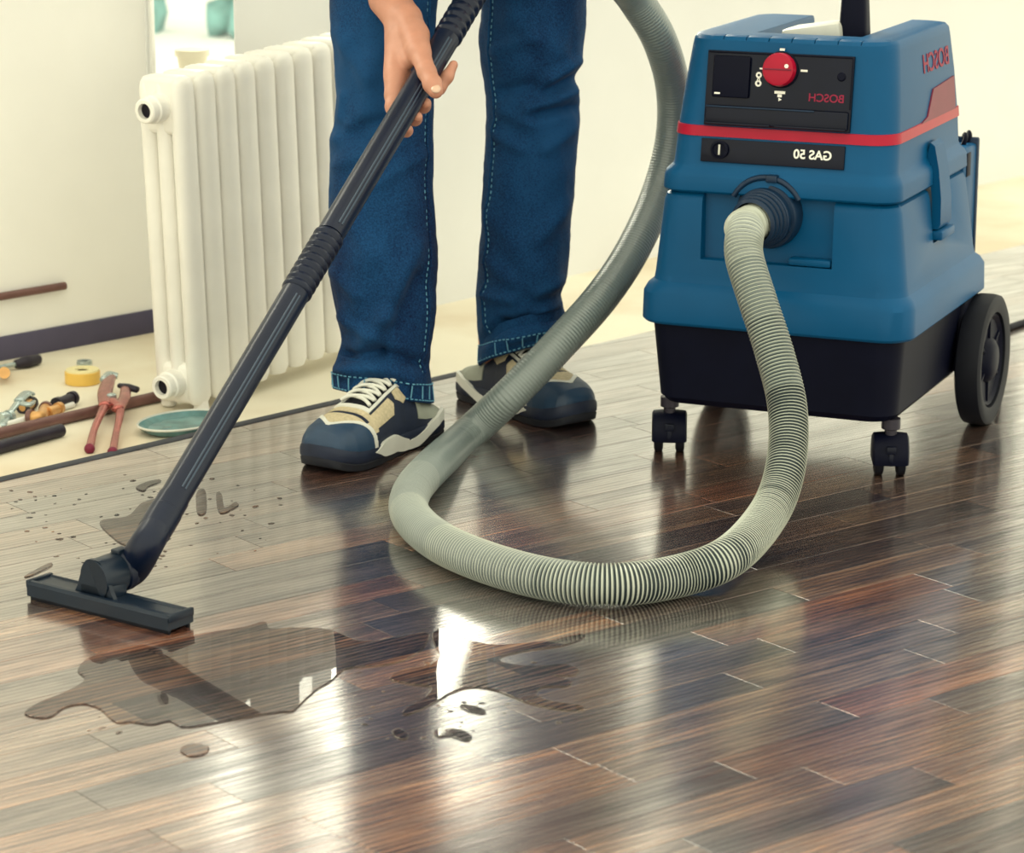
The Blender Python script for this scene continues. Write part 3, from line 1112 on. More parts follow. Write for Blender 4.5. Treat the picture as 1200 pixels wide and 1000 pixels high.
# cable bracket at the back corner
br = box('cable_bracket', (0.110, 0.372, 0.235), (0.166, 0.446, 0.404), BLUE, vac, bevel=0.005, local=True)
box('bracket_slot', (0.163, 0.385, 0.362), (0.1675, 0.406, 0.396), BLACKP, br, bevel=0.001, local=True)
box('bracket_edge', (0.108, 0.440, 0.236), (0.169, 0.449, 0.412), NAVYP, br, bevel=0.003, local=True)
for y in (0.418, 0.442):
    tube('bracket_hook', catmull([(0.15, y, 0.400), (0.155, y, 0.412), (0.152, y + 0.006, 0.418), (0.150, y + 0.010, 0.411)], 5), 0.0035, BLACKP, br, n=8, local=True)
box('rear_panel', (-0.150, 0.388, 0.235), (0.110, 0.425, 0.38), BLUE, vac, bevel=0.006, local=True)

# big rear wheels
WR = 0.096
bm = bmesh.new()
wm = Matrix.Translation((0.200, 0.392, WR)) @ Matrix.Rotation(math.pi / 2, 4, 'Y')
tire_p = [(0.070, -0.016), (0.088, -0.019), (0.0945, -0.016), (WR, -0.008), (WR, 0.008), (0.0945, 0.016), (0.088, 0.019), (0.070, 0.016)]
for sx in (1, -1):
    Mw = Matrix.Diagonal((sx, 1, 1, 1)) @ wm
    wh = lathe('rear_wheel', tire_p, RUBBER, vac, Mw, n=56, local=True, closed=True)
    lathe('wheel_disc', [(0.0, -0.012), (0.072, -0.012), (0.072, 0.010), (0.066, 0.013), (0.060, 0.008), (0.034, 0.007), (0.030, 0.014), (0.022, 0.019), (0.0, 0.020)], BLACKP, wh, Mw, n=40, local=True)
    for i in range(6):
        a = i * math.pi / 3
        box('wheel_rib', (0.031, -0.0025, 0.006), (0.062, 0.0025, 0.0105), BLACKP, wh, bevel=0.0008, local=True, M=Mw @ Matrix.Rotation(a, 4, 'Z'))
tube('axle', [(-0.19, 0.392, WR), (0.19, 0.392, WR)], 0.009, DARKM, vac, n=12, local=True)
for sx in (1, -1):
    box('wheel_arm', (sx * 0.176 - 0.010, 0.335, 0.085), (sx * 0.176 + 0.010, 0.408, 0.20), BLACKP, vac, bevel=0.006, local=True)


def caster(x, y, rot):
    c = bpy.data.objects.new('caster', None)
    col.objects.link(c)
    c.parent = vac
    c.location = (x, y, 0)
    c.rotation_euler = (0, 0, rot)
    r = 0.0265
    lathe('stem', [(0.0085, 0.050), (0.0085, 0.064), (0.013, 0.066), (0.013, 0.080)], DARKM, c, None, n=16, local=True)
    for sx in (-1, 1):
        M = Matrix.Translation((sx * 0.0150, 0.004, r)) @ Matrix.Rotation(math.pi / 2, 4, 'Y')
        lathe('caster_wheel', [(0.0, -0.0065), (0.022, -0.0065), (r, -0.005), (r, 0.005), (0.022, 0.0065), (0.0, 0.0065)], RUBBER, c, M, n=32, local=True)
    # hood over the twin wheels
    bm = bmesh.new()
    n = 20
    for i in range(n + 1):
        pass
    outer, inner = [], []
    rings = []
    for k2, (xx, sc) in enumerate(((-0.0245, 0.86), (-0.0225, 0.97), (-0.016, 1.0), (0.0, 1.03), (0.016, 1.0), (0.0225, 0.97), (0.0245, 0.86))):
        ring = []
        for i in range(n + 1):
            a = R(-18 + 216 * i / n)
            ring.append(bm.verts.new((xx, 0.004 - 0.0305 * sc * math.cos(a), 0.0285 + 0.0305 * sc * math.sin(a))))
        rings.append(ring)
    for a, b2 in zip(rings[:-1], rings[1:]):
        for i in range(n):
            bm.faces.new((a[i], a[i + 1], b2[i + 1], b2[i]))
    bm.faces.new(rings[0]); bm.faces.new(list(reversed(rings[-1])))
    hood = from_bm('hood', bm, BLACKP, c, local=True)
    box('hood_slot', (-0.0065, -0.0285, 0.036), (0.0065, -0.0215, 0.046), GLOSSB, hood, bevel=0.0006, local=True, M=Matrix.Rotation(R(-0), 4, 'X'))
    box('hood_rib', (-0.003, -0.0285, 0.024), (0.003, -0.0255, 0.036), GLOSSB, hood, bevel=0.0006, local=True)
    return c


caster(-0.160, 0.055, R(20))
caster(0.160, 0.055, R(20))

# power cable from the back of the machine across the floor
c0 = VM @ Vector((0.14, 0.456, 0.26))
cpts = [c0, VM @ Vector((0.15, 0.50, 0.15)), VM @ Vector((0.19, 0.54, 0.03)), fl(1160, 392, 0.005), fl(1182, 384, 0.005), fl(1215, 374, 0.005), fl(1290, 360, 0.005), fl(1400, 352, 0.005)]
cable = tube('power_cable', catmull(cpts, 10), 0.0055, RUBBER, None, n=10)
props(cable, 'black power cable trailing over the floor behind the big wheel', 'cable')

# ------------------------------------------------------------------ suction hose
HR = 0.0255
hz = HR + 0.001
end = VM @ (SOC + SAX * 0.035)
e2 = VM @ (SOC + SAX * 0.075)
hp = [end, e2, atY(873, 272, 3.635), atY(872, 300, 3.60), atY(887, 350, 3.56), atY(908, 415, 3.52), atY(923, 480, 3.475),
      atY(921, 545, 3.415), atY(902, 600, 3.345)]
hp += [fl(858, 650, hz + 0.012), fl(800, 674, hz), fl(725, 685, hz), fl(650, 680, hz), fl(575, 661, hz), fl(515, 635, hz), fl(482, 605, hz), fl(482, 578, hz), fl(505, 549, hz),
       atY(545, 513, 3.885), atY(600, 461, 3.90), atY(655, 404, 3.93), atY(705, 348, 3.99), atY(742, 292, 4.06), atY(772, 225, 4.13), atY(788, 160, 4.15), atY(788, 100, 4.13), atY(772, 45, 4.08),
       atY(745, 0, 4.05), atY(712, -50, 4.00)]
WA = atY(182.5, 620, 3.14)
WB = atY(479, 120, 3.72)
WD = (WB - WA).normalized()
WLEN = (WB - WA).length


def on_wand(py_):
    """point of the wand axis that projects to image row py_."""
    lo, hi = -1.0, 3.0
    for _ in range(60):
        mid = (lo + hi) / 2
        if px(WA + WD * (mid * WLEN))[1] > py_:
            lo = mid
        else:
            hi = mid
    return WA + WD * (lo * WLEN)


hp += [on_wand(-118) + WD * 0.13, on_wand(-118) + WD * 0.05, on_wand(-118)]
hpts, hs = resample(catmull(hp, 16), 0.0008)
Ltot = hs[-1]
PER = 6                            # rings in each rib
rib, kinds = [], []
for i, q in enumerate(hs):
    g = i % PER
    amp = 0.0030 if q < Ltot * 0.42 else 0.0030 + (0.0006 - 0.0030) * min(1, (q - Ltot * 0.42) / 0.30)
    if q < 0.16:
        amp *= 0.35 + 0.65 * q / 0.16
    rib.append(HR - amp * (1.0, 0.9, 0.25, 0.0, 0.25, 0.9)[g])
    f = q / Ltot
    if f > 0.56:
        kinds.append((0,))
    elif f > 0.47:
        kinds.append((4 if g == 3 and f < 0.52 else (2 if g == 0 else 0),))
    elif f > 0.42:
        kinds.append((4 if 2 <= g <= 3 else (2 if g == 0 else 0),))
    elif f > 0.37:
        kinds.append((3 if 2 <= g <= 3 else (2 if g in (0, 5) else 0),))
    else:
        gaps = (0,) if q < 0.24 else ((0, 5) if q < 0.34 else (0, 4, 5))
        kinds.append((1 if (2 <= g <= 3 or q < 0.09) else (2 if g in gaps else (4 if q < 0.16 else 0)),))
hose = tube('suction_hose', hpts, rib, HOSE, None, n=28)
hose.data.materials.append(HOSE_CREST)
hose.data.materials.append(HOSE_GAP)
hose.data.materials.append(mat('hose_crest_highlight_mid', (0.37, 0.40, 0.36), rough=0.27, spec=0.8, vary=0.04))  # painted crest highlight, weaker where the ribs flatten out
hose.data.materials.append(mat('hose_crest_highlight_dim', (0.27, 0.30, 0.28), rough=0.3, spec=0.8, vary=0.04))  # faintest step of the painted crest highlight
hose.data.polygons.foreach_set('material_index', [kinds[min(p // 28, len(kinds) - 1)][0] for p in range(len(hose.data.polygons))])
hose.data.polygons.foreach_set('use_smooth', [True] * len(hose.data.polygons))
props(hose, 'ribbed grey suction hose looping over the floor to the vacuum', 'hose')

# ------------------------------------------------------------------ wand and floor nozzle
noz_c = (fl(32, 703) + fl(197, 745)) / 2
wand = empty('suction_wand', (noz_c.x, noz_c.y, 0), 0, 'long black suction wand with ribbed sleeves and a flat floor nozzle', 'wand')
WR_ = 0.0178


s_of = lambda p: (p - WA).dot(WD)
s0 = s_of(on_wand(622)); s1 = s_of(on_wand(344)); s2 = s_of(on_wand(276)); s3 = s_of(on_wand(45)); s4 = s_of(on_wand(-75)); s5 = s_of(on_wand(-120))
wmx = axis_mat(WA, WD)
lathe('lower_tube', [(WR_, s0), (WR_, s1)], WAND, wand, wmx, n=36)
lathe('upper_tube', [(WR_, s2), (WR_, s3)], WAND, wand, wmx, n=36)


def ribbed(name, a, b2, k, r):
    prof = [(WR_ * 0.9, a)]
    for i in range(k):
        z0 = a + (b2 - a) * i / k
        z1 = a + (b2 - a) * (i + 1) / k
        d = z1 - z0
        prof += [(r - 0.0028, z0 + d * 0.08), (r, z0 + d * 0.30), (r, z0 + d * 0.62), (r - 0.0028, z0 + d * 0.92)]
    prof.append((WR_ * 0.9, b2))
    return lathe(name, prof, WAND, wand, wmx, n=36, sharp=60)


ribbed('ribbed_sleeve', s1, s2, 9, 0.0200)
ribbed('ribbed_grip', s3, s4, 15, 0.0200)
lathe('tube_end', [(0.020, s4), (0.024, s4 + 0.006), (0.028, s4 + 0.02), (0.028, s5), (0.0262, s5 + 0.002)], WAND, wand, wmx, n=36)
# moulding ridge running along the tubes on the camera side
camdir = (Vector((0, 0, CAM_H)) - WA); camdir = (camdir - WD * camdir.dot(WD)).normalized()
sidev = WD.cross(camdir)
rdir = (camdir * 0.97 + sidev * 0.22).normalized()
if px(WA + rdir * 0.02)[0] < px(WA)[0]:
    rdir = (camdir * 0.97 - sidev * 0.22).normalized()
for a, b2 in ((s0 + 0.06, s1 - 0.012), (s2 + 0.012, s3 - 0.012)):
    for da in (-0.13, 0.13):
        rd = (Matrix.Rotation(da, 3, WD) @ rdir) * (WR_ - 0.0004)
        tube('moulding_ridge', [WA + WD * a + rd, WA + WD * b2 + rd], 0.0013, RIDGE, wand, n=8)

# nozzle: local x along the bar, y to the back, z up
nu = (fl(197, 745) - fl(32, 703)).normalized()
nb = Vector((-nu.y, nu.x, 0))
NM = frame_mat(noz_c, nu, nb, (0, 0, 1))
NL = (fl(197, 745) - fl(32, 703)).length / 2
bm = bmesh.new()
prof = [(0.000, 0.005), (0.000, 0.019), (0.003, 0.0225), (0.007, 0.023), (0.009, 0.0205), (0.034, 0.0205), (0.036, 0.0225), (0.040, 0.0215), (0.042, 0.018), (0.042, 0.005)]
a = [bm.verts.new(NM @ Vector((-NL, y, z))) for y, z in prof]
b2 = [bm.verts.new(NM @ Vector((NL, y, z))) for y, z in prof]
n = len(prof)
for i in range(n):
    bm.faces.new((a[i], a[(i + 1) % n], b2[(i + 1) % n], b2[i]))
bm.faces.new(a); bm.faces.new(list(reversed(b2)))
bar = from_bm('nozzle_bar', bm, NOZ, wand, sharp=30)
for sx in (-1, 1):
    box('end_lip', (sx * NL - 0.003, 0.001, 0.014), (sx * NL + 0.003, 0.041, 0.0235), NOZ, bar, bevel=0.0015, M=NM)
for y0 in (0.003, 0.035):
    box('rubber_lip', (-NL + 0.002, y0, 0.0), (NL - 0.002, y0 + 0.004, 0.007), RUBBER, bar, bevel=0.0005, M=NM)
# arched front plate of the socket
pts = []
for i in range(25):
    t = i / 24
    x = -0.046 + 0.092 * t
    pts.append((x, 0.018 + 0.046 * math.exp(-(x / 0.021) ** 4 * 0.55) * (1 if abs(x) < 0.046 else 0)))
bm = bmesh.new()
ox = -0.012
f0 = [bm.verts.new(NM @ Vector((x + ox, 0.010, z))) for x, z in pts] 
f1 = [bm.verts.new(NM @ Vector((x + ox, 0.016, z))) for x, z in pts]
bm.faces.new(f0); bm.faces.new(list(reversed(f1)))
for i in range(len(pts)):
    j = (i + 1) % len(pts)
    bm.faces.new((f0[i], f0[j], f1[j], f1[i]))
from_bm('socket_plate', bm, NOZ, bar, smooth=False)
# socket barrel: from the plate to the elbow
bar_a = NM @ Vector((ox, 0.010, 0.040))
elb_dir = (nb * 1.0 + nu * 0.10 + Vector((0, 0, 0.05))).normalized()
bm_ = axis_mat(bar_a, elb_dir)
barrel = lathe('socket_barrel', [(0.0235, 0.0), (0.0235, 0.034), (0.022, 0.037), (0.022, 0.042)], NOZ, wand, bm_, n=36)
box('barrel_foot', (ox - 0.025, 0.010, 0.016), (ox + 0.025, 0.040, 0.036), NOZ, barrel, bevel=0.004, M=NM)
lathe('collar', [(0.022, 0.036), (0.0245, 0.038), (0.0245, 0.046), (0.022, 0.048)], WAND, wand, bm_, n=36)
box('collar_clip', (-0.007, 0.020, 0.033), (0.007, 0.0275, 0.050), NOZ, barrel, bevel=0.002, M=bm_ @ Matrix.Rotation(R(0), 4, 'Z'))
q0 = bar_a + elb_dir * 0.040
q1 = bar_a + elb_dir * 0.058
ep = catmull([q0, q1, WA + WD * (s0 - 0.022), WA + WD * (s0 + 0.01), WA + WD * (s0 + 0.05)], 10)
tube('elbow', ep, [0.0225 - 0.0035 * min(1, i / 25) for i in range(len(ep))], WAND, wand, n=32)
lathe('elbow_cuff', [(0.0178, s0 - 0.004), (0.0198, s0 - 0.002), (0.0198, s0 + 0.030), (0.0178, s0 + 0.032)], WAND, wand, wmx, n=36)

# ------------------------------------------------------------------ person
def caps_sdf(P, caps, k):
    d = None
    for a, b2, ra, rb in caps:
        a = np.array(a, np.float32); b2 = np.array(b2, np.float32)
        ab = b2 - a
        L2 = float(ab @ ab) + 1e-12
        t = np.clip(((P - a) @ ab) / L2, 0, 1)
        q = P - (a + t[..., None] * ab)
        dd = np.sqrt((q * q).sum(-1)) - (ra + (rb - ra) * t)
        if d is None:
            d = dd
        else:
            h = np.clip(0.5 + 0.5 * (d - dd) / k, 0, 1)
            d = d + (dd - d) * h - k * h * (1 - h)
    return d


def surface_nets(caps, k, h, pad=None):
    pts = np.array([c[0] for c in caps] + [c[1] for c in caps])
    rm = max(max(c[2], c[3]) for c in caps) + 3 * h
    lo, hi = pts.min(0) - rm, pts.max(0) + rm
    n = np.ceil((hi - lo) / h).astype(int) + 1
    ax = [lo[i] + h * np.arange(n[i]) for i in range(3)]
    P = np.stack(np.meshgrid(*ax, indexing='ij'), -1).astype(np.float32)
    D = caps_sdf(P, caps, k)
    S = D < 0
    nx, ny, nz = D.shape
    cnt = np.zeros((nx - 1, ny - 1, nz - 1), np.int32)
    acc = np.zeros((nx - 1, ny - 1, nz - 1, 3), np.float32)
    corners = [(i, j, l) for i in (0, 1) for j in (0, 1) for l in (0, 1)]
    sl = lambda c: tuple(slice(c[q], (nx, ny, nz)[q] - 1 + c[q]) for q in range(3))
    for axi in range(3):
        for c in corners:
            if c[axi] == 1:
                continue
            c2 = list(c); c2[axi] = 1; c2 = tuple(c2)
            d0, d1 = D[sl(c)], D[sl(c2)]
            cr = (d0 < 0) != (d1 < 0)
            t = np.where(cr, d0 / np.where(cr, d0 - d1, 1), 0)
            p = [np.full_like(t, c[q]) for q in range(3)]
            p[axi] = t
            cnt += cr
            for q in range(3):
                acc[..., q] += np.where(cr, p[q], 0)
    mask = cnt > 0
    idx = np.full(mask.shape, -1, np.int64)
    idx[mask] = np.arange(mask.sum())
    ii = np.argwhere(mask)
    V = lo + h * (ii + acc[mask] / cnt[mask][:, None])
    F_ = []
    for axi in range(3):
        o1, o2 = [(1, 2), (2, 0), (0, 1)][axi]
        s0_ = [slice(None)] * 3; s1_ = [slice(None)] * 3
        s0_[axi] = slice(0, -1); s1_[axi] = slice(1, None)
        a, b2 = S[tuple(s0_)], S[tuple(s1_)]
        e = np.argwhere(a != b2)
        ok = (e[:, o1] > 0) & (e[:, o2] > 0) & (e[:, o1] < mask.shape[o1]) & (e[:, o2] < mask.shape[o2]) & (e[:, axi] < mask.shape[axi])
        e = e[ok]
        q = []
        for da, db in ((-1, -1), (0, -1), (0, 0), (-1, 0)):
            f = e.copy(); f[:, o1] += da; f[:, o2] += db
            q.append(idx[f[:, 0], f[:, 1], f[:, 2]])
        q = np.stack(q, 1)
        flip = ~a[e[:, 0], e[:, 1], e[:, 2]]
        q[flip] = q[flip][:, ::-1]
        F_.append(q)
    return V, np.concatenate(F_)


def yw(py_):
    return on_wand(py_).y


def hq(x, y, dY):
    return atY(x, y, yw(y) + dY)


def chain(pts, rads):
    return [(pts[i], pts[i + 1], rads[i], rads[i + 1]) for i in range(len(pts) - 1)]


H1 = []
wr_ = hq(453, 0, -0.004)
fore_end = hq(405, -85, 0.010)
wr2 = hq(462, 0, 0.002)
H1 += chain([fore_end, wr_], [0.031, 0.0225])
H1 += chain([hq(417, -85, 0.005), wr2], [0.028, 0.0215])
# palm: metacarpals
mcp = [hq(468, 84, 0.020), hq(464, 98, 0.022), hq(462, 112, 0.023), hq(461, 125, 0.024)]
for q, r0, r1 in zip(mcp, (0.019, 0.0175, 0.016, 0.014), (0.0125, 0.012, 0.0115, 0.0105)):
    H1 += chain([wr_, hq(467, 24, 0.002), (hq(467, 52, 0.008) + q) / 2 , q], [0.0215, r0, 0.0150, r1])
H1 += chain([wr2, hq(476, 22, -0.006), hq(485, 42, -0.016), hq(491, 62, -0.026)], [0.0215, 0.021, 0.0205, 0.0165])
H1 += chain([hq(470, 45, 0.0), hq(478, 72, -0.006)], [0.018, 0.011])         # web
# thumb over the front of the wand
H1 += chain([hq(490, 58, -0.026), hq(500, 84, -0.034), hq(507, 99, -0.034), hq(510.5, 107, -0.032)], [0.0150, 0.0122, 0.0122, 0.0098])
# fingers round the back of the wand
H1 += chain([mcp[0], hq(488, 104, 0.036), hq(514, 103, 0.030), hq(524, 90, 0.016), hq(531.5, 76, 0.006)], [0.0120, 0.0105, 0.0092, 0.0082, 0.0062])
H1 += chain([mcp[1], hq(478, 118, 0.038), hq(496, 124, 0.033), hq(499, 121, 0.015)], [0.0120, 0.0108, 0.0095, 0.0075])
H1 += chain([mcp[2], hq(472, 134, 0.038), hq(486, 139, 0.033), hq(489, 137, 0.017)], [0.0115, 0.0105, 0.0092, 0.0072])
H1 += chain([mcp[3], hq(466, 148, 0.036), hq(476, 153, 0.033), hq(477, 151, 0.022)], [0.0105, 0.0092, 0.0082, 0.0065])
v1, f1 = surface_nets(H1, 0.0055, 0.0017)
# the other hand, on the ribbed grip above
H2 = []
ax0 = on_wand(-58)
up = WD
fr = camdir
rt = (WD.cross(fr)).normalized()
if px(ax0 + rt * 0.05)[0] < px(ax0)[0]:
    rt = -rt
w2 = ax0 + rt * 0.055 + fr * 0.0 + up * 0.075
el2 = Vector((0.20, 3.80, 0.95))
H2 += chain([w2 + (el2 - w2) * 0.45, w2], [0.034, 0.024])
for i in range(4):
    t = ax0 + up * (0.036 - 0.0225 * i)
    m0 = t + rt * 0.038 + fr * 0.006
    H2 += chain([w2 + up * (-0.012), m0], [0.02, 0.013])
    H2 += chain([m0, t + fr * 0.036 + rt * 0.012, t + fr * 0.033 - rt * 0.018, t - rt * 0.034 + fr * 0.006], [0.0125, 0.0112, 0.0100, 0.0085])
H2 += chain([w2, ax0 + rt * 0.03 - fr * 0.028 + up * 0.045, ax0 - fr * 0.036 + up * 0.030, ax0 - rt * 0.026 - fr * 0.026 + up * 0.02], [0.019, 0.014, 0.012, 0.0095])
v2, f2 = surface_nets(H2, 0.0055, 0.003)
# rest of the body (above the picture), coarse
pel = Vector((-0.07, 4.05, 0.92)); chest = Vector((-0.09, 3.86, 1.20)); neck = Vector((-0.10, 3.74, 1.34)); head = Vector((-0.11, 3.67, 1.47))
shA = Vector((-0.27, 3.84, 1.26)); elA = Vector((-0.33, 3.84, 0.93)); shB = Vector((0.10, 3.82, 1.28))
legA, legB = Vector((-0.17, 3.95, 0.50)), Vector((0.03, 4.10, 0.50))
ankA, ankB = Vector((-0.165, 3.905, 0.10)), Vector((-0.015, 4.12, 0.10))
B = []
B += chain([pel, (pel + chest) / 2, chest], [0.13, 0.125, 0.13])
B += chain([chest + Vector((-0.09, 0, 0.02)), shA], [0.11, 0.065]) + chain([chest + Vector((0.09, 0, 0.02)), shB], [0.11, 0.065])
B += chain([shA, elA, Vector(fore_end)], [0.055, 0.042, 0.033])
B += chain([shB, el2, w2 + (el2 - w2) * 0.42], [0.055, 0.042, 0.035])
B += chain([chest, neck, head + Vector((0, 0.01, -0.05))], [0.10, 0.058, 0.058])
B += chain([head + Vector((0, 0.02, 0.03)), head + Vector((0, -0.035, -0.055))], [0.090, 0.060])
B += chain([head + Vector((0, -0.085, -0.01)), head + Vector((0, -0.100, -0.03))], [0.012, 0.016])
for sx in (-1, 1):
    B += chain([head + Vector((sx * 0.085, 0.015, 0.015)), head + Vector((sx * 0.088, 0.01, -0.03))], [0.017, 0.012])
for hip, kn, an in ((Vector((-0.15, 4.02, 0.86)), legA, ankA), (Vector((0.01, 4.07, 0.86)), legB, ankB)):
    B += chain([hip, kn, an, Vector((an.x, an.y, 0.05))], [0.062, 0.045, 0.03, 0.028])
v3, f3 = surface_nets(B, 0.03, 0.011)
V = np.concatenate([v1, v2, v3])
Fc = np.concatenate([f1, f2 + len(v1), f3 + len(v1) + len(v2)])
person = mk('person', V.tolist(), Fc.tolist(), SKIN)
sm_ = person.modifiers.new('smooth', 'SMOOTH'); sm_.iterations = 3; sm_.factor = 0.4
apply_mods(person)
person.data.polygons.foreach_set('use_smooth', [True] * len(person.data.polygons))
props(person, 'person in blue jeans and running shoes holding the suction wand', 'person')
# eyes and mouth
for sx in (-1, 1):
    M = Matrix.Translation(head + Vector((sx * 0.032, -0.070, 0.010)))
    lathe('eye', [(0.0, -0.012), (0.0085, -0.0085), (0.012, 0), (0.0085, 0.0085), (0, 0.012)], WHITEINK, person, M, n=14)
tube('mouth', catmull([head + Vector((-0.024, -0.086, -0.066)), head + Vector((0, -0.095, -0.064)), head + Vector((0.024, -0.086, -0.066))], 6), 0.005, DRED, person, n=8)
Hh = chain([head + Vector((0, 0.045, 0.045)), head + Vector((0, -0.025, 0.062))], [0.088, 0.070]) + chain([head + Vector((0, 0.06, 0.03)), head + Vector((0, 0.06, -0.03))], [0.072, 0.055])
vh, fh = surface_nets(Hh, 0.02, 0.010)
mk('hair', vh.tolist(), fh.tolist(), HAIR, person)
Sh = chain([pel + Vector((0, 0, 0.02)), (pel + chest) / 2, chest], [0.148, 0.143, 0.148])
Sh += chain([chest + Vector((-0.09, 0, 0.02)), shA], [0.125, 0.078]) + chain([chest + Vector((0.09, 0, 0.02)), shB], [0.125, 0.078])
Sh += chain([shA, elA, elA.lerp(Vector(fore_end), 0.55)], [0.072, 0.058, 0.048]) + chain([shB, el2, el2.lerp(w2, 0.3)], [0.072, 0.058, 0.05])
vs_, fs_ = surface_nets(Sh, 0.035, 0.012)
mk('shirt', vs_.tolist(), fs_.tolist(), SHIRT, person)
# thumb nail
tn = hq(511, 107, -0.0335)
toC = (Vector((0, 0, CAM_H)) - tn).normalized()
tdir = (hq(511, 109, -0.033) - hq(502, 87, -0.034)).normalized()
tz = (toC - tdir * toC.dot(tdir)).normalized()
tz = (tz + tdir.cross(tz) * -0.15).normalized()
tx = tdir.cross(tz)
bm = bmesh.new()
r = bmesh.ops.create_uvsphere(bm, u_segments=20, v_segments=12, radius=1.0)
Mn = frame_mat(tn + tz * 0.0065 + tdir * 0.0018, tx, tdir, tz) @ Matrix.Diagonal((0.0066, 0.0078, 0.0032, 1))
for vv in bm.verts:
    vv.co = Mn @ vv.co
from_bm('thumb_nail', bm, NAIL, person, sharp=180)

# ---- jeans
def seg_dist(qx, qy, x0, y0, x1, y1):
    dx, dy = x1 - x0, y1 - y0
    t = np.clip(((qx - x0) * dx + (qy - y0) * dy) / (dx * dx + dy * dy), 0, 1)
    return np.hypot(qx - x0 - t * dx, qy - y0 - t * dy)


def jean_leg(rows, Yof, hem_tilt, toe_dir, folds, zhem):
    rows = np.array(rows, float)
    ys = np.linspace(rows[0, 0], rows[-1, 0], 190)
    xl = np.interp(ys, rows[:, 0], rows[:, 1]); xr = np.interp(ys, rows[:, 0], rows[:, 2])
    ker = np.ones(5) / 5
    xl = np.convolve(np.pad(xl, 2, mode='edge'), ker, 'valid'); xr = np.convolve(np.pad(xr, 2, mode='edge'), ker, 'valid')
    n = 120
    V = []
    for y, a, b2 in zip(ys, xl, xr):
        c = atY((a + b2) / 2, y, Yof(y))
        hw = (b2 - a) / 2 / FPX * depth_of(c)
        dep = hw * 1.02
        for i in range(n):
            t = 2 * math.pi * i / n
            o = Vector((math.cos(t), math.sin(t), 0))
            p = c + Vector((o.x * hw, o.y * dep, 0))
            w = np.clip((y - 330) / 140, 0, 1)
            p.z += hem_tilt * w * (o.x * toe_dir[0] + o.y * toe_dir[1])
            q = px(p)
            d = 0.0
            if o.y < 0.5:
                for x0, y0, x1, y1, amp, wd in folds:
                    dd = seg_dist(q[0], q[1], x0, y0, x1, y1)
                    d += 1.7 * amp * math.exp(-(dd / wd) ** 2)
                d *= min(1.0, max(0.12, -o.y * 1.5))
            nn = noise.noise(Vector((p.x * 16, p.y * 16, p.z * 9)))
            d += 0.0042 * nn + 0.0022 * noise.noise(Vector((p.x * 34, p.y * 34, p.z * 22))) + 0.0010 * noise.noise(p * 70)
            V.append(p + o * d)
    Fc = []
    m = len(ys)
    for j in range(m - 1):
        for i in range(n):
            i2 = (i + 1) % n
            Fc.append((j * n + i, (j + 1) * n + i, (j + 1) * n + i2, j * n + i2))
    # turn the hem inwards
    last = (m - 1) * n
    cen = sum((V[last + i] for i in range(n)), Vector()) / n
    for k2, (sc, dz) in enumerate(((0.955, -0.001), (0.945, 0.01), (0.90, 0.05))):
        base = len(V)
        for i in range(n):
            p = V[last + i]
            V.append(cen + (p - cen) * sc + Vector((0, 0, dz)))
        prev = last if k2 == 0 else base - n
        for i in range(n):
            i2 = (i + 1) % n
            Fc.append((prev + i, base + i, base + i2, prev + i2))
    return V, Fc, m, n


rowsA = [(-330, 392, 552), (-250, 386, 548), (-150, 384, 530), (-60, 386, 516), (0, 387, 511), (60, 391, 509), (110, 394, 508), (145, 391, 508), (165, 386, 509), (200, 385, 509), (250, 384, 509), (300, 382, 511), (330, 386, 511),
         (360, 392, 509), (385, 398, 507), (405, 401, 504), (420, 396, 504), (435, 391, 505), (450, 389, 506), (464, 390, 506)]
rowsB = [(-330, 500, 668), (-250, 520, 678), (-150, 545, 686), (-60, 560, 687), (0, 563, 686), (50, 562, 684), (75, 563, 682), (86, 565, 674), (100, 567, 676), (118, 570, 681), (140, 570, 680), (200, 566, 676), (250, 562, 671), (300, 560, 668), (325, 560, 664),
         (345, 559, 655), (358, 559, 655), (372, 559, 660), (385, 560, 663), (400, 560, 664), (415, 561, 664)]
foldsA = [(500, 180, 440, 215, 0.004, 8), (390, 195, 430, 180, 0.0035, 7), (505, 90, 470, 130, 0.004, 8), (400, 240, 440, 300, 0.004, 10), (392, 320, 420, 345, 0.004, 8), (400, 372, 440, 395, 0.005, 8), (398, 446, 470, 450, -0.004, 6), (395, 40, 430, 90, 0.004, 10), (386, 165, 412, 150, 0.007, 7), (450, 141, 400, 156, -0.006, 7), (412, 158, 455, 168, -0.004, 9), (402, 112, 398, 138, 0.004, 5), (440, 70, 430, 130, 0.004, 14),
          (486, 285, 452, 372, 0.007, 12), (452, 372, 425, 412, 0.008, 11), (462, 380, 492, 330, -0.006, 14), (404, 417, 448, 414, -0.009, 6), (448, 414, 500, 428, -0.008, 6), (395, 432, 440, 432, 0.006, 7), (430, 300, 420, 360, 0.004, 16), (480, 445, 440, 428, 0.004, 8)]
foldsB = [(570, 150, 610, 175, 0.004, 8), (675, 150, 640, 175, 0.004, 8), (580, 60, 625, 45, 0.004, 8), (668, 240, 630, 280, 0.004, 10), (565, 300, 600, 330, 0.004, 9), (565, 345, 600, 352, 0.005, 7), (660, 330, 630, 345, 0.005, 7), (680, 72, 634, 98, 0.008, 7), (634, 98, 590, 107, -0.006, 7), (678, 90, 640, 110, -0.007, 6), (676, 104, 620, 128, 0.007, 8), (680, 126, 628, 134, -0.008, 6), (590, 130, 620, 145, 0.004, 9), (600, 20, 650, 60, 0.004, 14),
          (562, 402, 590, 380, -0.009, 6), (590, 380, 652, 370, -0.010, 6), (600, 398, 652, 384, 0.006, 6), (655, 355, 630, 372, 0.006, 6), (575, 250, 640, 330, 0.003, 14)]
tdA = Vector((-0.152, -0.225, 0)).normalized()
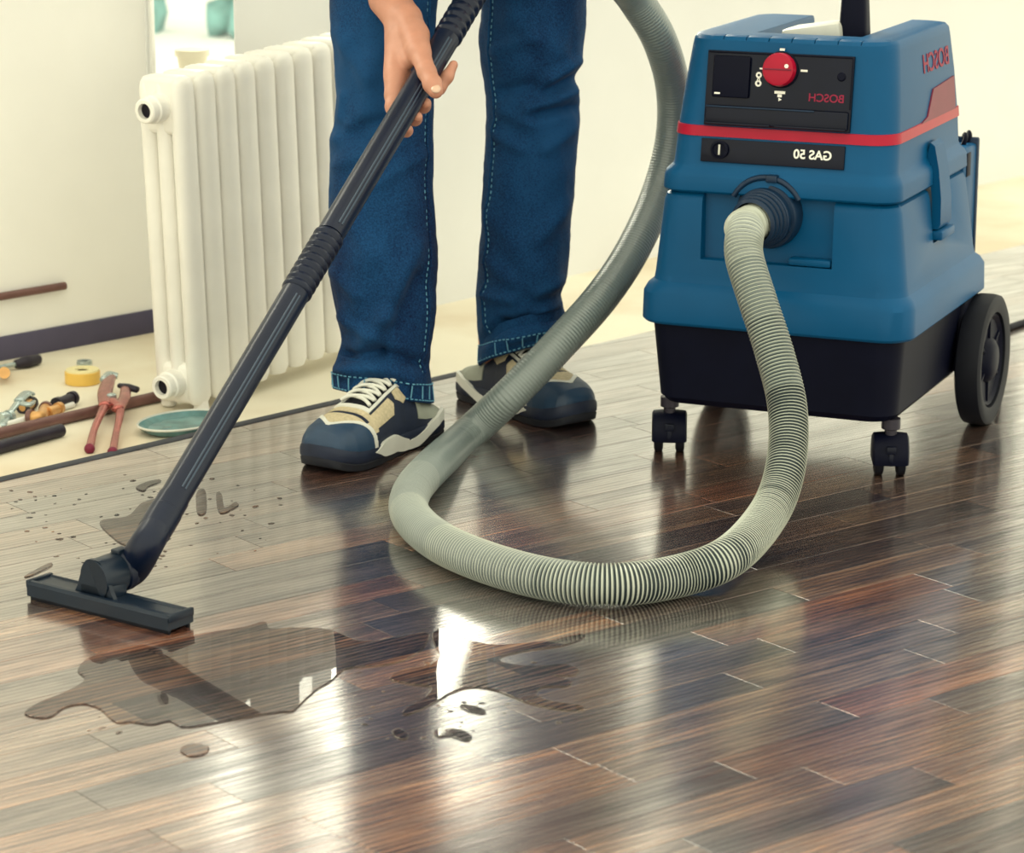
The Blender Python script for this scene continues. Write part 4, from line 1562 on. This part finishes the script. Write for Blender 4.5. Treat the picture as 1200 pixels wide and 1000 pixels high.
tdB = Vector((0.147, -0.194, 0)).normalized()
YA = lambda y: 3.905 + max(0, (300 - y)) * 0.00016
YB = lambda y: 4.105 - max(0, (300 - y)) * 0.00004
VA, FA, mA, nA = jean_leg(rowsA, YA, 0.020, tdA, foldsA, 0)
VB, FB, mB, nB = jean_leg(rowsB, YB, 0.046, tdB, foldsB, 0)
Pv = chain([Vector((-0.13, 4.02, 0.84)), Vector((-0.11, 4.04, 0.96))], [0.098, 0.125]) + chain([Vector((0.01, 4.07, 0.84)), Vector((-0.03, 4.05, 0.96))], [0.098, 0.125])
vp, fp_ = surface_nets(Pv, 0.04, 0.012)
V = VA + VB + [Vector(p) for p in vp.tolist()]
Fc = FA + [tuple(i + len(VA) for i in f) for f in FB] + [tuple(int(i) + len(VA) + len(VB) for i in f) for f in fp_]
jeans = mk('jeans', V, Fc, DENIM, person)

# hems with stitching, and outer side seams
def ring_rows(V, m, n, j0, j1, off):
    out = []
    for j in range(j0, j1):
        c = sum((V[j * n + i] for i in range(n)), Vector()) / n
        out.append([V[j * n + i] + Vector((V[j * n + i].x - c.x, V[j * n + i].y - c.y, 0)).normalized() * off for i in range(n)])
    return out


for V0, m, n in ((VA, mA, nA), (VB, mB, nB)):
    rows = ring_rows(V0, m, n, m - 6, m, 0.0016)
    rows += [ring_rows(V0, m, n, m - 1, m, -0.003)[0]]
    vv = [p for r in rows for p in r]
    ff = [(j * n + i, (j + 1) * n + i, (j + 1) * n + (i + 1) % n, j * n + (i + 1) % n) for j in range(len(rows) - 1) for i in range(n)]
    hem = mk('hem', vv, ff, DENIM, jeans)
    bm = bmesh.new()
    top = ring_rows(V0, m, n, m - 6, m - 5, 0.0022)[0]
    low = ring_rows(V0, m, n, m - 1, m, 0.0022)[0]
    for i in range(0, n, 2):
        a, b2 = top[i], top[(i + 1) % n]
        tv, tf = tube_data([a, a.lerp(b2, 0.5), b2], 0.0010, 5)
        bm_add(bm, tv, tf)
        a, b2 = low[i].lerp(top[i], 0.12), low[(i + 1) % n].lerp(top[(i + 1) % n], 0.12)
        tv, tf = tube_data([a, b2], 0.0010, 5)
        bm_add(bm, tv, tf)
        if i % 6 == 0:
            tv, tf = tube_data([top[i].lerp(low[i], 0.1), top[i].lerp(low[i], 0.8)], 0.0011, 5)
            bm_add(bm, tv, tf)
    st = from_bm('hem_stitching', bm, STITCH, hem)
    st['kind'] = 'stuff'
for V0, m, n, ang in ((VA, mA, nA, -28), (VB, mB, nB, 216)):
    idx = int(round(((ang % 360) / 360) * n)) % n
    pts = []
    for j in range(40, m - 6, 3):
        c = sum((V0[j * n + i] for i in range(n)), Vector()) / n
        p = V0[j * n + idx]
        pts.append(p + Vector((p.x - c.x, p.y - c.y, 0)).normalized() * 0.0012)
    tube('side_seam', pts, 0.0022, DENIM, jeans, n=8)
    bm = bmesh.new()
    pr, _ = resample(pts, 0.0045)
    for i in range(0, len(pr) - 1, 2):
        o = Vector((0.0032, -0.0035, 0)) if ang == 216 else Vector((-0.0032, -0.0035, 0))
        tv, tf = tube_data([pr[i] + o, pr[i + 1] + o], 0.0008, 5)
        bm_add(bm, tv, tf)
    st = from_bm('seam_stitching', bm, STITCH, jeans)
    st['kind'] = 'stuff'

# ---- shoes
def interp(u, tab):
    xs = [t[0] for t in tab]; yv = [t[1] for t in tab]
    return float(np.interp(u, xs, yv))


SW = [(0, 0.010), (0.015, 0.020), (0.05, 0.031), (0.12, 0.036), (0.25, 0.036), (0.40, 0.0365), (0.55, 0.042), (0.70, 0.0485), (0.80, 0.0485), (0.88, 0.044), (0.94, 0.036), (0.975, 0.026), (0.993, 0.014), (1, 0.006)]
SHT = [(0, 0.012), (0.03, 0.017), (0.10, 0.022), (0.22, 0.036), (0.32, 0.062), (0.42, 0.072), (0.52, 0.064), (0.62, 0.054), (0.72, 0.045), (0.82, 0.0385), (0.90, 0.033), (0.95, 0.027), (0.985, 0.016), (1, 0.006)]
SL_ = 0.268


def shoe(heel, toe, side, label):
    d = (toe - heel).normalized()
    mid = (heel + toe) / 2
    o = mid - d * SL_ / 2
    left = Vector((-d.y, d.x, 0))
    M = frame_mat((o.x, o.y, 0), d, left, (0, 0, 1))
    ZB = 0.026

    def S(u, a, off=0.0):
        """a: 0 at one bottom edge, 1 on top, 2 at the other bottom edge."""
        w, h = interp(u, SW), interp(u, SHT)
        phi = math.pi * a / 2
        cs, sn = math.cos(phi), math.sin(phi)
        e = 0.72
        y = w * math.copysign(abs(cs) ** e, cs)
        z = ZB + 0.002 + 0.010 * (u > 0.85) * (u - 0.85) + h * abs(sn) ** 0.80
        nrm = Vector((0.25 * (u - 0.4), cs / max(w, 0.01) * 0.03, sn / max(h, 0.01) * 0.04))
        if u > 0.9: nrm.x += (u - 0.9) * 14
        if u < 0.06: nrm.x -= (0.06 - u) * 20
        nrm.normalize()
        return M @ (Vector((u * SL_, y, z)) + nrm * off)
    NU, NA = 280, 220
    root = empty('running_shoe', M @ Vector((SL_ / 2, 0, 0)), 0)
    root.parent = person
    root.matrix_parent_inverse = WM(person).inverted()

    def region(u, a):
        a = a if a <= 1 else 2 - a
        cap = 0.755 + 0.155 * a ** 2.0
        if u > cap: return 'toe_cap'
        if u > cap - 0.026: return 'piping'
        if 0.36 < u < 0.675 and a > 0.74: return 'tongue'
        if (0.34 < u < 0.70 and 0.675 < a <= 0.74) or (0.675 <= u < 0.70 and a > 0.675): return 'piping'
        if 0.70 <= u and a > 0.22: return 'panel' if not (0.735 < u < 0.765 and a > 0.5) else 'base'
        if 0.50 < u < 0.70 and 0.28 < a < 0.62 and (u - 0.50) > 0.14 * abs(a - 0.45): return 'panel'
        if 0.36 < u < 0.47 and 0.35 < a < 0.66 and (a - 0.35) > abs(u - 0.415) * 2.6: return 'panel'
        if u < 0.29 and a > 0.12: return 'heel'
        return 'base'
    mats = {'base': SH_NAVY, 'toe_cap': SH_CAP, 'piping': SH_WHITE, 'panel': SH_BEIGE, 'tongue': SH_BLACK, 'heel': SH_GREY, 'swoosh': SH_WHITE}
    offs = {'base': 0.0, 'toe_cap': 0.0022, 'piping': 0.0030, 'panel': 0.0012, 'tongue': 0.0006, 'heel': 0.0018, 'swoosh': 0.0030}
    names = {'base': 'shoe_upper', 'toe_cap': 'toe_cap', 'piping': 'white_piping', 'panel': 'mesh_panel', 'tongue': 'tongue', 'heel': 'heel_counter', 'swoosh': 'heel_band'}
    cells = {k: [] for k in mats}
    us = [i / NU for i in range(NU + 1)]
    as_ = [2 * j / NA for j in range(NA + 1)]
    for i in range(NU):
        for j in range(NA):
            cells[region((us[i] + us[i + 1]) / 2, (as_[j] + as_[j + 1]) / 2)].append((i, j))
    for k, cl in cells.items():
        idx, vv, ff = {}, [], []
        off = offs[k]

        def vid(i, j, o_):
            key = (i, j, o_)
            if key not in idx:
                idx[key] = len(vv)
                vv.append(S(us[i], as_[j], o_))
            return idx[key]
        src = [(i, j) for i in range(NU) for j in range(NA)] if k == 'base' else cl
        cs = set(src)
        for i, j in src:
            ff.append((vid(i, j, off), vid(i + 1, j, off), vid(i + 1, j + 1, off), vid(i, j + 1, off)))
            if k != 'base':
                for (di, dj, e0, e1) in ((-1, 0, (i, j), (i, j + 1)), (1, 0, (i + 1, j), (i + 1, j + 1)), (0, -1, (i, j), (i + 1, j)), (0, 1, (i, j + 1), (i + 1, j + 1))):
                    if (i + di, j + dj) not in cs:
                        ff.append((vid(e0[0], e0[1], off), vid(e1[0], e1[1], off), vid(e1[0], e1[1], -0.001), vid(e0[0], e0[1], -0.001)))
        if vv:
            p = mk(names[k], vv, ff, mats[k], root)
            p.data.set_sharp_from_angle(angle=R(50))
    # outsole and midsole
    def outline(z, grow, u0=0.0, u1=1.0, k=60):
        pts = []
        for i in range(k + 1):
            u = u0 + (u1 - u0) * i / k
            pts.append((u, interp(u, SW) + grow))
        ring = [Vector((u * SL_ + (0.004 * (u - 0.5) * 2 if grow else 0), w, z + toe_lift(u, z))) for u, w in pts] + [Vector((u * SL_ + (0.004 * (u - 0.5) * 2 if grow else 0), -w, z + toe_lift(u, z))) for u, w in reversed(pts)]
        return ring

    def toe_lift(u, z):
        return 0.012 * max(0, (u - 0.82) / 0.18) ** 2 + 0.004 * max(0, (0.06 - u) / 0.06)

    def slab(name, levels, m):
        bm = bmesh.new()
        rings = [[bm.verts.new(M @ p) for p in outline(z, g)] for z, g in levels]
        k = len(rings[0])
        for a, b2 in zip(rings[:-1], rings[1:]):
            for i in range(k):
                bm.faces.new((a[i], a[(i + 1) % k], b2[(i + 1) % k], b2[i]))
        bm.faces.new(list(reversed(rings[0]))); bm.faces.new(rings[-1])
        return from_bm(name, bm, m, root, sharp=40)
    slab('outsole', [(0.0, -0.004), (0.001, 0.001), (0.010, 0.003), (0.012, 0.001)], SH_BLACK)
    slab('midsole', [(0.011, 0.001), (0.014, 0.0035), (0.024, 0.0035), (0.029, 0.0015)], SH_NAVY)
    # white wave on the midsole walls
    for sy in (1, -1):
        vv, ff = [], []
        k = 70
        for i in range(k + 1):
            u = 0.03 + 0.73 * i / k
            c = 0.026 + 0.013 * math.cos((u - 0.02) / 0.70 * 2 * math.pi) * (1 if u < 0.4 else 0.85) - 0.003
            th = 0.0075 if u < 0.38 else 0.0062 + 0.006 * max(0, math.sin((u - 0.38) / 0.38 * math.pi))
            if u > 0.68: th *= max(0.05, (0.765 - u) / 0.085)
            c = min(c, 0.036) if u < 0.5 else min(c, 0.022)
            w = interp(u, SW) + 0.0052
            for z in (c - th, c + th):
                vv.append(M @ Vector((u * SL_, sy * w, max(0.004, z))))
            for z in (c - th, c + th):
                vv.append(M @ Vector((u * SL_, sy * (w - 0.006), max(0.004, z))))
        for i in range(k):
            a = i * 4
            b2 = a + 4
            ff += [(a, b2, b2 + 1, a + 1), (a + 1, b2 + 1, b2 + 3, a + 3), (a, a + 2, b2 + 2, b2)]
        mk('midsole_wave', vv, ff, SH_WHITE, root).data.set_sharp_from_angle(angle=R(50))
    # laces
    for i in range(5):
        u = 0.44 + i * 0.050
        for s_ in (1, -1):
            pts = []
            for t in np.linspace(-1, 1, 9):
                pts.append(S(u + 0.020 * s_ * t, 1 + 0.24 * t, 0.0045 + 0.0035 * (1 - t * t) + (0.002 if s_ > 0 else 0)))
            tube('lace', pts, 0.0027, SH_WHITE, root, n=8)
    # ankle collar
    col_pts = [S(u, a, 0.001) for u, a in ((0.40, 1.0), (0.36, 0.80), (0.30, 0.76), (0.25, 0.84), (0.24, 1.0), (0.25, 1.16), (0.30, 1.24), (0.36, 1.2))]
    tube('collar', catmull(col_pts, 6, closed=True), 0.006, SH_BLACK, root, n=10)
    root['label'] = label
    return root


shoe(fl(506, 506), fl(368, 556), 1, 'shoe pointing toward the floor nozzle')
shoe(fl(556, 464), fl(676, 500), -1, 'shoe half hidden by the hose')

# ------------------------------------------------------------------ plumbing tools on the bare floor
ZF = SUB


def fz(x, y, z=0.0):
    return fl(x, y, ZF + z)


# long pipes lying along the wall
a, b2 = fz(188, 464, 0.009), fz(0, 508, 0.009)
dd_ = (b2 - a).normalized()
t = tube('steel_pipe', [a, b2 + dd_ * 0.5], 0.0085, COPPER, None, n=16)
props(t, 'long brown pipe on the bare floor with pliers leaning on it', 'pipe')
a, b2 = fz(72, 504, 0.010), fz(0, 524, 0.010)
dd_ = (b2 - a).normalized()
t = tube('black_tube', [a, b2 + dd_ * 0.5], 0.0095, DARKM, None, n=16)
props(t, 'thick black tube lying beside the long brown pipe', 'pipe')
a, b2 = fz(92, 479, 0.005), fz(0, 507, 0.005)
dd_ = (b2 - a).normalized()
t = tube('white_rod', [a + Vector((-0.012, 0.026, 0)), b2 + dd_ * 0.4 + Vector((-0.012, 0.026, 0))], 0.0045, FRAME, None, n=12)
props(t, 'thin white rod lying behind the long brown pipe', 'rod')

# yellow roll of tape
yc_ = fz(97, 449)
tp = empty('tape_roll', yc_, 0, 'short yellow roll of tape with pale top', 'tape')
lathe('tape_body', [(0.026, 0.0), (0.0275, 0.001), (0.0275, 0.019), (0.026, 0.020)], YELLOW, tp, Matrix.Translation(yc_), n=40)
lathe('tape_cap', [(0.0262, 0.0195), (0.0255, 0.0225), (0.011, 0.0225), (0.010, 0.0200), (0.0, 0.0200)], PALEY, tp, Matrix.Translation(yc_), n=40)
# steel washer
wc = fz(99, 427)
t = lathe('washer', [(0.005, 0.0), (0.012, 0.0), (0.0125, 0.003), (0.012, 0.006), (0.005, 0.006)], STEEL, None, Matrix.Translation(wc), n=28, closed=True)
props(t, 'small steel washer on the floor behind the yellow tape', 'washer')

# water pump pliers, propped on the long pipe
pl = empty('pliers', fz(118, 500), 0, 'copper coloured water pump pliers lying spread open on the floor', 'pliers')


def flat_bar(name, pts, wid, th, m, parent):
    """a rounded bar through 3-D points, flattened vertically."""
    pts = catmull(pts, 8)
    k = len(pts)
    w = [float(np.interp(i / (k - 1), np.linspace(0, 1, len(wid)), wid)) for i in range(k)]
    V, Fc = tube_data(pts, w, 12)
    n = 12
    for i in range(k):
        for j in range(n):
            p = V[i * n + j]
            V[i * n + j] = Vector((p.x, p.y, pts[i].z + (p.z - pts[i].z) * th))
    o = mk(name, V, Fc, m, parent)
    return o


h1 = flat_bar('handle', [fz(105, 526, 0.006), fz(110, 505, 0.012), fz(117, 488, 0.020), fz(124, 474, 0.026)], [0.0065, 0.0055, 0.0060, 0.0080], 0.7, PLIER, pl)
h2 = flat_bar('handle', [fz(132, 530, 0.006), fz(136, 508, 0.012), fz(140, 490, 0.020), fz(140, 478, 0.026), fz(132, 470, 0.028)], [0.0060, 0.0052, 0.0058, 0.0070, 0.0085], 0.7, PLIER, pl)
for q in ((105, 526), (132, 530)):
    bm = bmesh.new()
    bmesh.ops.create_uvsphere(bm, u_segments=14, v_segments=8, radius=0.0078, matrix=Matrix.Translation(fz(q[0], q[1], 0.0065)))
    from_bm('handle_tip', bm, DRED, pl)
flat_bar('jaw', [fz(124, 476, 0.026), fz(123, 462, 0.028), fz(126, 450, 0.028), fz(130, 442, 0.026)], [0.0105, 0.0115, 0.0110, 0.0080], 0.6, PLIER, pl)
flat_bar('jaw_tip', [fz(121, 445, 0.028), fz(128, 440, 0.028), fz(138, 441, 0.026)], [0.006, 0.008, 0.006], 0.8, STEEL, pl)
flat_bar('jaw', [fz(138, 480, 0.026), fz(146, 466, 0.027), fz(147, 455, 0.027)], [0.009, 0.009, 0.0075], 0.6, PLIER, pl)
flat_bar('jaw_tip', [fz(140, 452, 0.028), fz(150, 454, 0.028), fz(161, 457, 0.026)], [0.005, 0.007, 0.006], 0.8, DARKM, pl)
lathe('pivot', [(0.0075, 0.0), (0.0075, 0.012), (0.005, 0.014), (0, 0.014)], STEEL, pl, Matrix.Translation(fz(131, 472, 0.022)), n=20)

# adjustable spanner
sp = empty('spanner', fz(16, 480), 0, 'bright steel spanner leaning across the small fittings', 'spanner')
flat_bar('spanner_handle', [fz(2, 500, 0.006), fz(12, 484, 0.012), fz(24, 468, 0.020)], [0.0065, 0.005, 0.006], 0.6, STEEL, sp)
flat_bar('spanner_jaw', [fz(22, 470, 0.020), fz(31, 462, 0.022), fz(40, 462, 0.020)], [0.008, 0.009, 0.004], 0.6, STEEL, sp)
flat_bar('spanner_jaw', [fz(26, 473, 0.020), fz(35, 474, 0.02), fz(40, 470, 0.018)], [0.006, 0.006, 0.003], 0.6, STEEL, sp)

# pipe fittings


def fitting(name, label, p0, p1, r, m, cap=None, elbow=None):
    t = empty(name, Vector((p0.x, p0.y, ZF)), 0, label, 'fitting', 'loose pipe fittings')
    path = [p0, p1] if elbow is None else catmull([p0, elbow, p1], 8)
    tube('fitting_body', path, r, m, t, n=18)
    for q, w in ((p0, (path[1] - path[0]).normalized()), (p1, (path[-2] - path[-1]).normalized())):
        lathe('fitting_collar', [(r * 0.72, -0.001), (r * 1.22, -0.001), (r * 1.22, 0.007), (r * 0.72, 0.007)], cap or m, t, axis_mat(q, w), n=22, closed=True)
    return t


fitting('elbow_fitting', 'brass elbow fitting with a wide mouth beside the white rod', fz(34, 488, 0.010), fz(54, 478, 0.012), 0.0085, BRASS, COPPER, fz(47, 488, 0.011))
fitting('tee_fitting', 'small brass coupling between elbow fitting and dark socket', fz(56, 484, 0.010), fz(70, 478, 0.010), 0.0075, BRASS)
fitting('socket_fitting', 'dark pipe socket fitting next to the yellow tape', fz(66, 474, 0.011), fz(86, 466, 0.011), 0.0085, DARKM)
fitting('nut_fitting', 'round brass nut under the spanner jaw', fz(26, 478, 0.009), fz(38, 472, 0.009), 0.0080, BRASS, DARKM)
fitting('chrome_valve', 'small chrome valve lying under the spanner handle', fz(0, 492, 0.009), fz(12, 488, 0.009), 0.0085, STEEL)
# hand tool against the dark band
ht = empty('screwdriver', fz(22, 428), 0, 'black handled tool lying against the dark band of the wall', 'screwdriver')
flat_bar('tool_handle', [fz(18, 427, 0.009), fz(32, 424, 0.010), fz(45, 421, 0.009)], [0.007, 0.010, 0.008], 1.0, DARKM, ht)
flat_bar('tool_shank', [fz(18, 427, 0.009), fz(4, 430, 0.008), fz(-14, 434, 0.008)], [0.004, 0.004, 0.004], 1.0, STEEL, ht)
t = fitting('brass_plug', 'short upright brass plug beside the black handled tool', fz(5, 437, 0.001), fz(5, 437, 0.020), 0.0075, BRASS)

# ------------------------------------------------------------------ water on the laminate
PUDDLES = []


def inside(p, w):
    c = False
    for a, b in zip(w, w[1:] + w[:1]):
        if (a.y > p.y) != (b.y > p.y) and p.x < (b.x - a.x) * (p.y - a.y) / (b.y - a.y) + a.x:
            c = not c
    return c or min((p - a).length for a in w) < 0.008


def puddle(name, pts, label, group=None, depth=0.0010, bev=0.0011):
    w = catmull([fl(x, y) for x, y in pts], 6, closed=True)
    PUDDLES.append(w)
    cu = bpy.data.curves.new('puddle', 'CURVE')
    cu.dimensions = '2D'
    cu.fill_mode = 'BOTH'
    cu.extrude = depth * 0.5
    cu.bevel_depth = bev
    cu.bevel_resolution = 3
    sp_ = cu.splines.new('POLY')
    sp_.points.add(len(w) - 1)
    for q, p in zip(sp_.points, w):
        q.co = (p.x, p.y, 0, 1)
    sp_.use_cyclic_u = True
    tmp = bpy.data.objects.new('tmp', cu)
    col.objects.link(tmp)
    dg = bpy.context.evaluated_depsgraph_get(); dg.update()
    me = bpy.data.meshes.new_from_object(tmp.evaluated_get(dg))
    bpy.data.objects.remove(tmp, do_unlink=True)
    me.polygons.foreach_set('use_smooth', [True] * len(me.polygons))
    me.set_sharp_from_angle(angle=R(70))
    me.materials.clear()
    o = obj_from_mesh(name, me, WATER)
    props(o, label, 'puddle', group)
    return o


puddle('puddle', [(108, 771), (150, 760), (190, 752), (220, 747), (250, 742), (288, 736), (309, 730), (316, 738), (345, 737), (385, 739), (415, 751), (440, 752), (470, 747), (500, 743), (497, 758), (478, 772), (450, 780), (420, 782),
                  (402, 786), (386, 800), (372, 808), (357, 821), (343, 834), (329, 835), (296, 840), (262, 846), (218, 853), (199, 846), (178, 850), (155, 847), (136, 847), (118, 832), (98, 826), (76, 830), (56, 842), (30, 838), (44, 826), (78, 812), (100, 798), (92, 786)],
       'large puddle in front of the floor nozzle')
puddle('puddle', [(508, 744), (521, 738), (545, 750), (575, 757), (605, 756), (640, 752), (676, 744), (684, 748), (660, 757), (620, 763), (588, 770), (590, 778), (625, 782), (660, 780), (677, 786), (672, 792), (648, 793), (668, 799), (664, 805), (636, 806),
                  (628, 815), (645, 823), (680, 828), (682, 834), (655, 832), (622, 825), (600, 817), (578, 809), (552, 806), (530, 812), (512, 822), (494, 832), (475, 838), (476, 832), (500, 818), (505, 806), (480, 802), (458, 796), (474, 786), (504, 781), (516, 770), (510, 756)],
       'branching puddle with long fingers of water')
puddle('puddle', [(118, 612), (150, 606), (168, 590), (196, 584), (214, 588), (208, 606), (186, 618), (176, 634), (150, 640), (132, 630)], 'thin patch of water behind the floor nozzle beside the wand')
puddle('water_spill', [(212, 879), (226, 873), (243, 876), (240, 884), (222, 887)], 'small separate spill in front of the large puddle')
puddle('water_spill', [(461, 858), (468, 855), (478, 862), (474, 867), (464, 864)], 'round little spill beside the shorter streak near the branching puddle')
puddle('water_spill', [(509, 858), (522, 856), (540, 857), (552, 864), (546, 869), (528, 863), (514, 864)], 'wavy streak of water just off the branching puddle')
puddle('water_spill', [(540, 828), (556, 829), (568, 834), (564, 837), (548, 833)], 'faint thin streak between the arms of the branching puddle')
puddle('water_spill', [(231, 578), (240, 576), (241, 600), (232, 602)], 'short straight water streak touching the wand outline')
puddle('water_spill', [(254, 580), (259, 580), (263, 596), (276, 590), (278, 594), (262, 602), (256, 598)], 'hooked water streak on the laminate beside the straight streak')
puddle('water_spill', [(30, 676), (56, 662), (60, 664), (40, 674)], 'thin slanting water streak right behind the nozzle bar')
puddle('water_spill', [(160, 572), (172, 566), (186, 563), (187, 566), (174, 571), (168, 576)], 'curled water streak between the wand and the dark edge strip')
# scattered drops
rg = random.Random(4)
bm = bmesh.new()
for (x0, x1, y0, y1, nn) in ((8, 200, 572, 668, 60), (130, 300, 555, 610, 50), (215, 330, 580, 650, 20), (420, 560, 755, 870, 45), (60, 150, 800, 860, 12), (520, 690, 760, 850, 18)):
    for _ in range(nn):
        p = fl(rg.uniform(x0, x1), rg.uniform(y0, y1))
        if (p - EDGE_P).dot(EN) < 0.02 or any(inside(p, w) for w in PUDDLES):
            continue
        r = rg.uniform(0.0014, 0.0042) * rg.uniform(0.6, 1.0)
        M = Matrix.Translation((p.x, p.y, 0.0)) @ Matrix.Rotation(rg.uniform(0, 3), 4, 'Z') @ Matrix.Diagonal((r * rg.uniform(1, 1.8), r, r * 0.42, 1))
        bmesh.ops.create_icosphere(bm, subdivisions=2, radius=1.0, matrix=M)
o = from_bm('water_drops', bm, WATER, None, sharp=180)
props(o, 'scattered drops of water around the puddles and the wand', 'water drops', kind='stuff')
